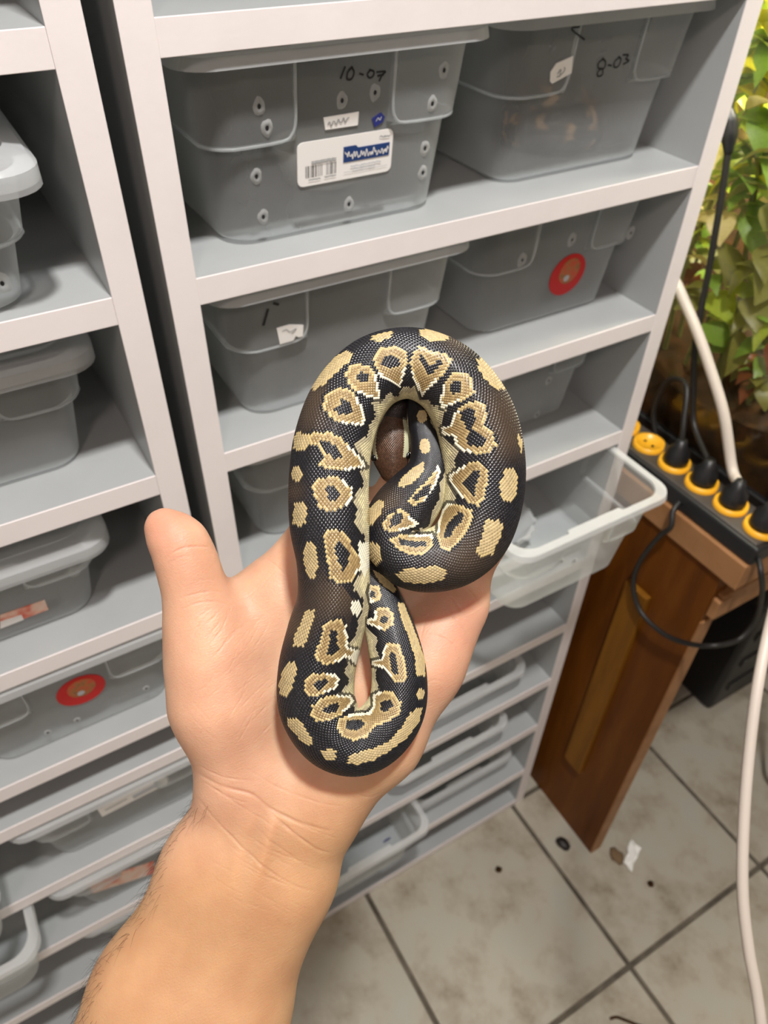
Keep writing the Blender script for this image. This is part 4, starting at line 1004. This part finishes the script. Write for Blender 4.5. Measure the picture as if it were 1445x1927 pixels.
# rings: (outline, [dark centres]); spots: outline
RINGS = [
 (A((385,360),(440,370),(480,410),(510,480),(520,555),(460,555),(390,545),(330,510),(300,460),(310,400),(345,370)), [A((400,415),(430,430),(452,470),(440,502),(385,500),(350,480),(385,450))]),
 (A((490,235),(540,250),(575,290),(590,340),(598,425),(540,410),(480,385),(430,340),(415,295),(435,250)), [A((490,275),(530,290),(540,325),(500,338),(468,310))]),
 (A((600,150),(680,145),(735,165),(738,230),(720,310),(705,358),(650,330),(600,300),(570,250),(562,190)), [A((630,195),(680,190),(705,215),(690,252),(640,258),(605,235))]),
 (A((800,145),(835,150),(870,175),(930,175),(970,210),(955,260),(900,320),(840,380),(815,410),(790,350),(765,300),(755,230),(770,170)), [A((815,180),(840,220),(860,250),(900,215),(935,225),(890,265),(850,300),(825,260),(800,210))]),
 (A((1000,275),(1060,285),(1085,330),(1090,390),(1040,420),(980,445),(920,470),(910,430),(930,340),(960,295)), [A((980,318),(1027,325),(1027,372),(985,397),(958,370))]),
 (A((1030,450),(1090,430),(1145,445),(1155,490),(1145,555),(1195,610),(1205,660),(1170,705),(1100,705),(1030,690),(990,660),(985,620),(925,605),(920,570),(965,555),(985,500)), [A((1020,490),(1060,470),(1097,475),(1092,520),(1075,560),(1110,600),(1148,630),(1140,667),(1080,667),(1048,640),(1060,590),(1045,560),(1020,525))]),
 (A((1060,750),(1120,745),(1160,780),(1160,860),(1140,940),(1110,980),(1060,960),(1000,910),(965,860),(960,820),(1000,790)), [A((1100,790),(1122,795),(1112,840),(1095,880),(1095,932),(1050,890),(1028,860),(1060,820))]),
 (A((950,965),(1010,970),(1075,1000),(1080,1050),(1050,1110),(1000,1180),(955,1215),(910,1195),(895,1140),(900,1070),(920,1010)), [A((1010,1010),(1042,1020),(1027,1060),(990,1090),(962,1142),(928,1145),(945,1080),(980,1040))]),
 (A((220,600),(330,590),(390,620),(440,670),(500,730),(525,775),(460,785),(400,795),(330,790),(280,760),(300,720),(270,660),(230,660)), [A((290,630),(330,640),(380,680),(402,725),(360,737),(320,700),(280,665))]),
 (A((270,840),(340,820),(410,840),(455,890),(450,950),(400,990),(340,1015),(280,985),(250,930),(245,880)), [A((310,865),(350,875),(392,910),(377,935),(340,957),(325,925))]),
 ([(626,994),(647,1001),(662,1024),(669,1034),(690,1063),(676,1074),(658,1097),(637,1097),(620,1088),(617,1063),(610,1027),(608,1017),(613,999)], [[(632,1017),(645,1025),(658,1042),(656,1057),(645,1073),(637,1060),(630,1035)]]),
 (B((360,405),(400,405),(420,440),(430,500),(425,550),(475,560),(475,640),(420,600),(360,635),(300,645),(260,610),(260,570),(285,510),(300,440)), [B((350,455),(377,470),(372,520),(387,550),(350,592),(313,590),(335,540),(330,490))]),
 (B((240,690),(310,685),(370,695),(390,720),(360,770),(290,800),(230,810),(200,780),(205,730)), [B((270,720),(327,720),(322,747),(280,772),(248,760))]),
 (B((290,815),(370,800),(440,800),(460,830),(430,870),(390,910),(330,935),(270,940),(235,910),(240,860)), [B((330,848),(382,843),(372,887),(320,897),(298,880))]),
 (B((380,925),(440,900),(540,890),(560,860),(560,800),(600,780),(660,785),(710,840),(700,900),(640,940),(570,965),(530,1020),(460,1040),(400,1020),(375,970)), [B((425,932),(500,928),(522,955),(470,988),(415,975)), B((598,840),(650,823),(668,855),(630,888),(602,882))]),
 (B((540,225),(590,230),(605,270),(590,310),(545,320),(535,270)), [B((545,255),(572,260),(572,290),(545,292))]),
 (B((580,345),(640,340),(670,380),(670,430),(620,465),(570,445),(530,430),(530,400),(570,400),(565,370)), [B((603,383),(637,393),(632,427),(598,422))]),
 (B((640,525),(700,535),(720,600),(740,690),(730,735),(680,735),(650,700),(610,660),(555,645),(555,620),(605,610),(615,560)), [B((648,578),(677,578),(687,620),(692,692),(663,690),(650,640))]),
 (A((640,1020),(700,995),(740,1010),(760,1040),(800,1070),(770,1090),(720,1105),(650,1120),(615,1100),(610,1070)), [A((680,1010),(722,1025),(702,1070),(650,1092),(658,1040))]),
 ([(734,1014),(752,1006),(788,1006),(813,1005),(815,1021),(812,1032),(795,1043),(772,1044),(750,1034),(737,1022)], [[(748,1011),(770,1018),(802,1019),(802,1028),(774,1030),(755,1025)]]),
 (A((900,765),(915,800),(890,870),(830,950),(770,980),(745,950),(780,900),(840,850),(880,800)), [A((872,855),(852,912),(790,952),(763,945),(800,898))]),
]
SPOTS = [A((165,590),(235,610),(240,650),(190,690),(145,680),(150,620)), E_(165,810,30,40,A), A((150,960),(195,950),(215,1000),(210,1060),(175,1085),(140,1070),(145,1010)),
 A((430,160),(455,180),(440,220),(370,280),(310,340),(260,370),(235,365),(260,310),(320,250),(370,195)), A((545,110),(560,90),(620,70),(670,66),(652,100),(600,118)), A((798,62),(880,50),(950,66),(977,92),(930,117),(860,118),(810,92)),
 A((1105,215),(1150,205),(1200,240),(1250,330),(1250,375),(1200,365),(1150,320),(1115,270)), A((1250,790),(1300,775),(1315,830),(1310,910),(1280,960),(1235,945),(1220,880)),
 [(915,979),(937,979),(946,990),(940,1015),(925,1045),(905,1047),(895,1038),(905,1015)], B((740,140),(850,130),(900,125),(940,150),(935,195),(860,215),(760,215),(700,200),(680,165)),
 E_(817,510,27,34,A), E_(832,665,28,40,A), A((825,745),(830,790),(780,850),(720,880),(690,875),(710,830),(770,780)), A((590,945),(615,960),(610,1000),(580,1050),(550,1080),(525,1060),(530,1000)),
 [(694,1020),(712,1025),(718,1040),(716,1052),(707,1066),(695,1050)], B((205,5),(250,5),(270,60),(275,130),(255,185),(235,200),(210,150),(195,80)), B((210,360),(255,352),(252,410),(222,500),(197,548),(148,548),(143,510),(180,430)),
 B((110,628),(157,630),(167,670),(147,740),(117,803),(78,800),(70,750),(85,680)), B((112,928),(150,918),(192,945),(237,1020),(242,1050),(210,1062),(158,1010),(118,965)), B((292,1095),(335,1073),(368,1095),(368,1137),(330,1142),(288,1115)),
 B((790,868),(817,873),(802,940),(742,1022),(652,1092),(562,1142),(470,1168),(428,1152),(448,1108),(550,1083),(640,1043),(710,968),(750,900)), E_(810,795,21,30,B),
 B((688,318),(722,318),(752,400),(792,500),(832,620),(832,704),(790,698),(778,600),(748,500),(708,400)), B((560,148),(600,162),(642,198),(684,245),(667,268),(630,242),(590,202)), A((1318,590),(1340,640),(1336,705),(1318,655))]
CREAM = [B((440,308),(480,303),(497,350),(482,388),(448,372)), B((480,0),(540,0),(540,120),(520,180),(495,130)), B((470,560),(500,560),(475,650),(440,600))]
BROWN = [(*A((230,500))[0], 30), (*A((1240,480))[0], 42), (*A((1010,95))[0], 24), (*A((1270,640))[0], 25), (*B((330,300))[0], 34), (*B((1040,70))[0], 42), (*B((430,260))[0], 26), (*B((160,440))[0], 22), (*A((640,960))[0], 22), (*A((260,400))[0], 18), (*A((140,900))[0], 16)]
c_blk = np.array([0.010, 0.010, 0.013]); c_nav = np.array([0.010, 0.014, 0.035]); c_brn = np.array([0.070, 0.047, 0.030])
c_tan = np.array([0.27, 0.185, 0.080]); c_gld = np.array([0.48, 0.37, 0.17]); c_wht = np.array([0.80, 0.77, 0.60]); c_bel = np.array([0.58, 0.52, 0.31]); c_spot = np.array([0.43, 0.335, 0.175]); c_gry = np.array([0.26, 0.22, 0.16])
rnd = rng.random(ns)
pc = np.repeat(c_blk[None], ns, 0) * (0.7 + 0.7 * rnd[:, None])
def lay(mask, col, k=1.0):
    global pc
    kk = (mask * k)[:, None]; pc = pc * (1 - kk) + col * kk
# unseen flanks: loose repeats of the same markings
per = 0.030; ph = srow / per; cellu = (ph % 1) - 0.5; rs = np.sin(np.floor(ph) * 12.99) * 43758.5; rs = rs - np.floor(rs)
gen1 = (cellu / 0.28)**2 + ((np.abs(sth + 0.35) - 0.9 - 0.4 * rs) / 0.38)**2
lay((gen1 < 1) & ~seen & (srow > 0.03), c_spot[None]); lay((gen1 < 0.22) & ~seen & (srow > 0.03), c_blk[None])
for u, v, r in BROWN: lay(seen * 1.0, c_brn[None], np.exp(-((su - u)**2 + (sv - v)**2) / (2 * r * r)) * 0.72)
# belly side
edge = 0.80 + 0.16 * np.sin(srow * 260) + 0.10 * np.sin(srow * 611 + 1.3) + 0.06 * (rnd - .5)
edge = np.where(srow < 0.13, edge + 0.12, edge)
bel = (sth > edge) & (sth < 2.9) & (srow > 0.036)
belc = c_bel[None] * (0.82 + 0.36 * rnd[:, None])
lay((sth > edge - 0.26) & (sth <= edge) & (srow > 0.036), c_blk[None], 0.9)
lay(bel, belc)
lay(bel & (sth < edge + 0.22), c_gry[None], 0.55)
body = srow > 0.036
for P, holes in RINGS:
    m = in_poly(P) & seen & body; d = edge_d(P)
    if holes:
        dh = np.min([edge_d(h) for h in holes], 0); inh = np.any([in_poly(h) for h in holes], 0) & seen
    else: dh = np.full(ns, 99.); inh = np.zeros(ns, bool)
    lay(~m & seen & body & (d < 5.0) , c_blk[None], 0.85)
    lay(m, c_tan[None] * (0.85 + 0.35 * rnd[:, None])); lay(m & (d < 5.0), c_gld[None] * (0.9 + 0.25 * rnd[:, None])); lay(m & (dh < 3.6), c_gld[None], 0.5)
    # bright rim where the ring meets the belly side
    gth = sth - np.median(sth[m]) if m.any() else sth
    lay(m & (d < 4.6) & (gth > 0.08), c_wht[None], 0.92)
    lay(inh, c_blk[None] * (0.8 + 0.5 * rnd[:, None]))
for P in SPOTS:
    m = in_poly(P) & seen & body; lay(m, c_spot[None] * (0.85 + 0.3 * rnd[:, None])); lay(m & (edge_d(P) < 3.4), c_gld[None], 0.8)
for P in CREAM: lay(in_poly(P) & seen & body, c_wht[None], 0.85)
# head: brown crown, pale stripe from the nape to the eye, dark muzzle
hm = srow < 0.034
lay(hm, np.array([[0.070, 0.035, 0.019]]) * (0.65 + 0.7 * rnd[:, None]))
lay(hm & (np.abs(sth - 0.92) < 0.15) & (srow > 0.0105) & (srow < 0.027), np.array([[0.50, 0.50, 0.33]]), 0.95)
lay(hm & (np.abs(sth + 0.86) < 0.20) & (srow > 0.0105) & (srow < 0.027), np.array([[0.50, 0.50, 0.33]]), 0.95)
lay(hm & (np.abs(sth) > 1.25) & (srow < 0.028), c_blk[None], 0.8); lay(hm & (np.abs(sth) > 2.3), c_bel[None], 0.8)
lay((srow > 0.026) & (srow < 0.036), c_blk[None], 0.8)
me = bpy.data.meshes.new('snake')
nq, nt_ = len(Fq), len(Ft); Vworld = c2w(Vs).astype(np.float32)
# caps at snout and tail tip
me.vertices.add(len(Vworld)); me.vertices.foreach_set('co', Vworld.ravel())
me.loops.add(nq * 4 + nt_ * 3); me.loops.foreach_set('vertex_index', np.concatenate([Fq.ravel(), Ft.ravel()]).astype(np.int32))
me.polygons.add(nq + nt_)
me.polygons.foreach_set('loop_start', np.concatenate([np.arange(nq) * 4, nq * 4 + np.arange(nt_) * 3]).astype(np.int32))
me.polygons.foreach_set('loop_total', np.concatenate([np.full(nq, 4), np.full(nt_, 3)]).astype(np.int32))
me.update(calc_edges=True)
ca = me.color_attributes.new('pigment', 'FLOAT_COLOR', 'CORNER')
fc_ = np.vstack([np.repeat(pc[sq], 4, 0), np.repeat(pc[stt], 3, 0)])
ca.data.foreach_set('color', np.hstack([fc_, np.ones((len(fc_), 1))]).astype(np.float32).ravel())
me.shade_smooth()
M_snake = mat('snake_scales', (0.1, 0.1, 0.1), 0.24, 0.5)
at = nd(M_snake, 'ShaderNodeAttribute', attribute_name='pigment'); b_ = M_snake.node_tree.nodes['Principled BSDF']
lk(M_snake, at.outputs['Color'], b_.inputs['Base Color'])
me.materials.append(M_snake)
snake = bpy.data.objects.new('snake', me); COL.objects.link(snake)
nm = np.empty(len(Vworld) * 3, np.float32); me.vertices.foreach_get('normal', nm); nm = nm.reshape(-1, 3)
if (nm[tid] * (nrm @ R3)).sum() < 0: me.flip_normals()
tag(snake, 'black and tan patterned snake coiled on the open palm', 'snake')
M_eye = mat('snake_eye', (0.006, 0.006, 0.006), 0.06, 0.8)
for s_ in (1, -1):
    i = int(np.searchsorted(rows, 0.0108)); t = 1.12
    p = C3[i] + RR[i] * 0.97 * (U3[i] * math.cos(t) * 0.8 + I3[i] * math.sin(t) * s_)
    bm = bmesh.new(); bmesh.ops.create_uvsphere(bm, u_segments=14, v_segments=10, radius=0.0016)
    e_ = bpy.data.meshes.new('eye'); bm.to_mesh(e_); bm.free(); e_.shade_smooth(); e_.materials.append(M_eye)
    link('eye', e_, snake, c2w(p))
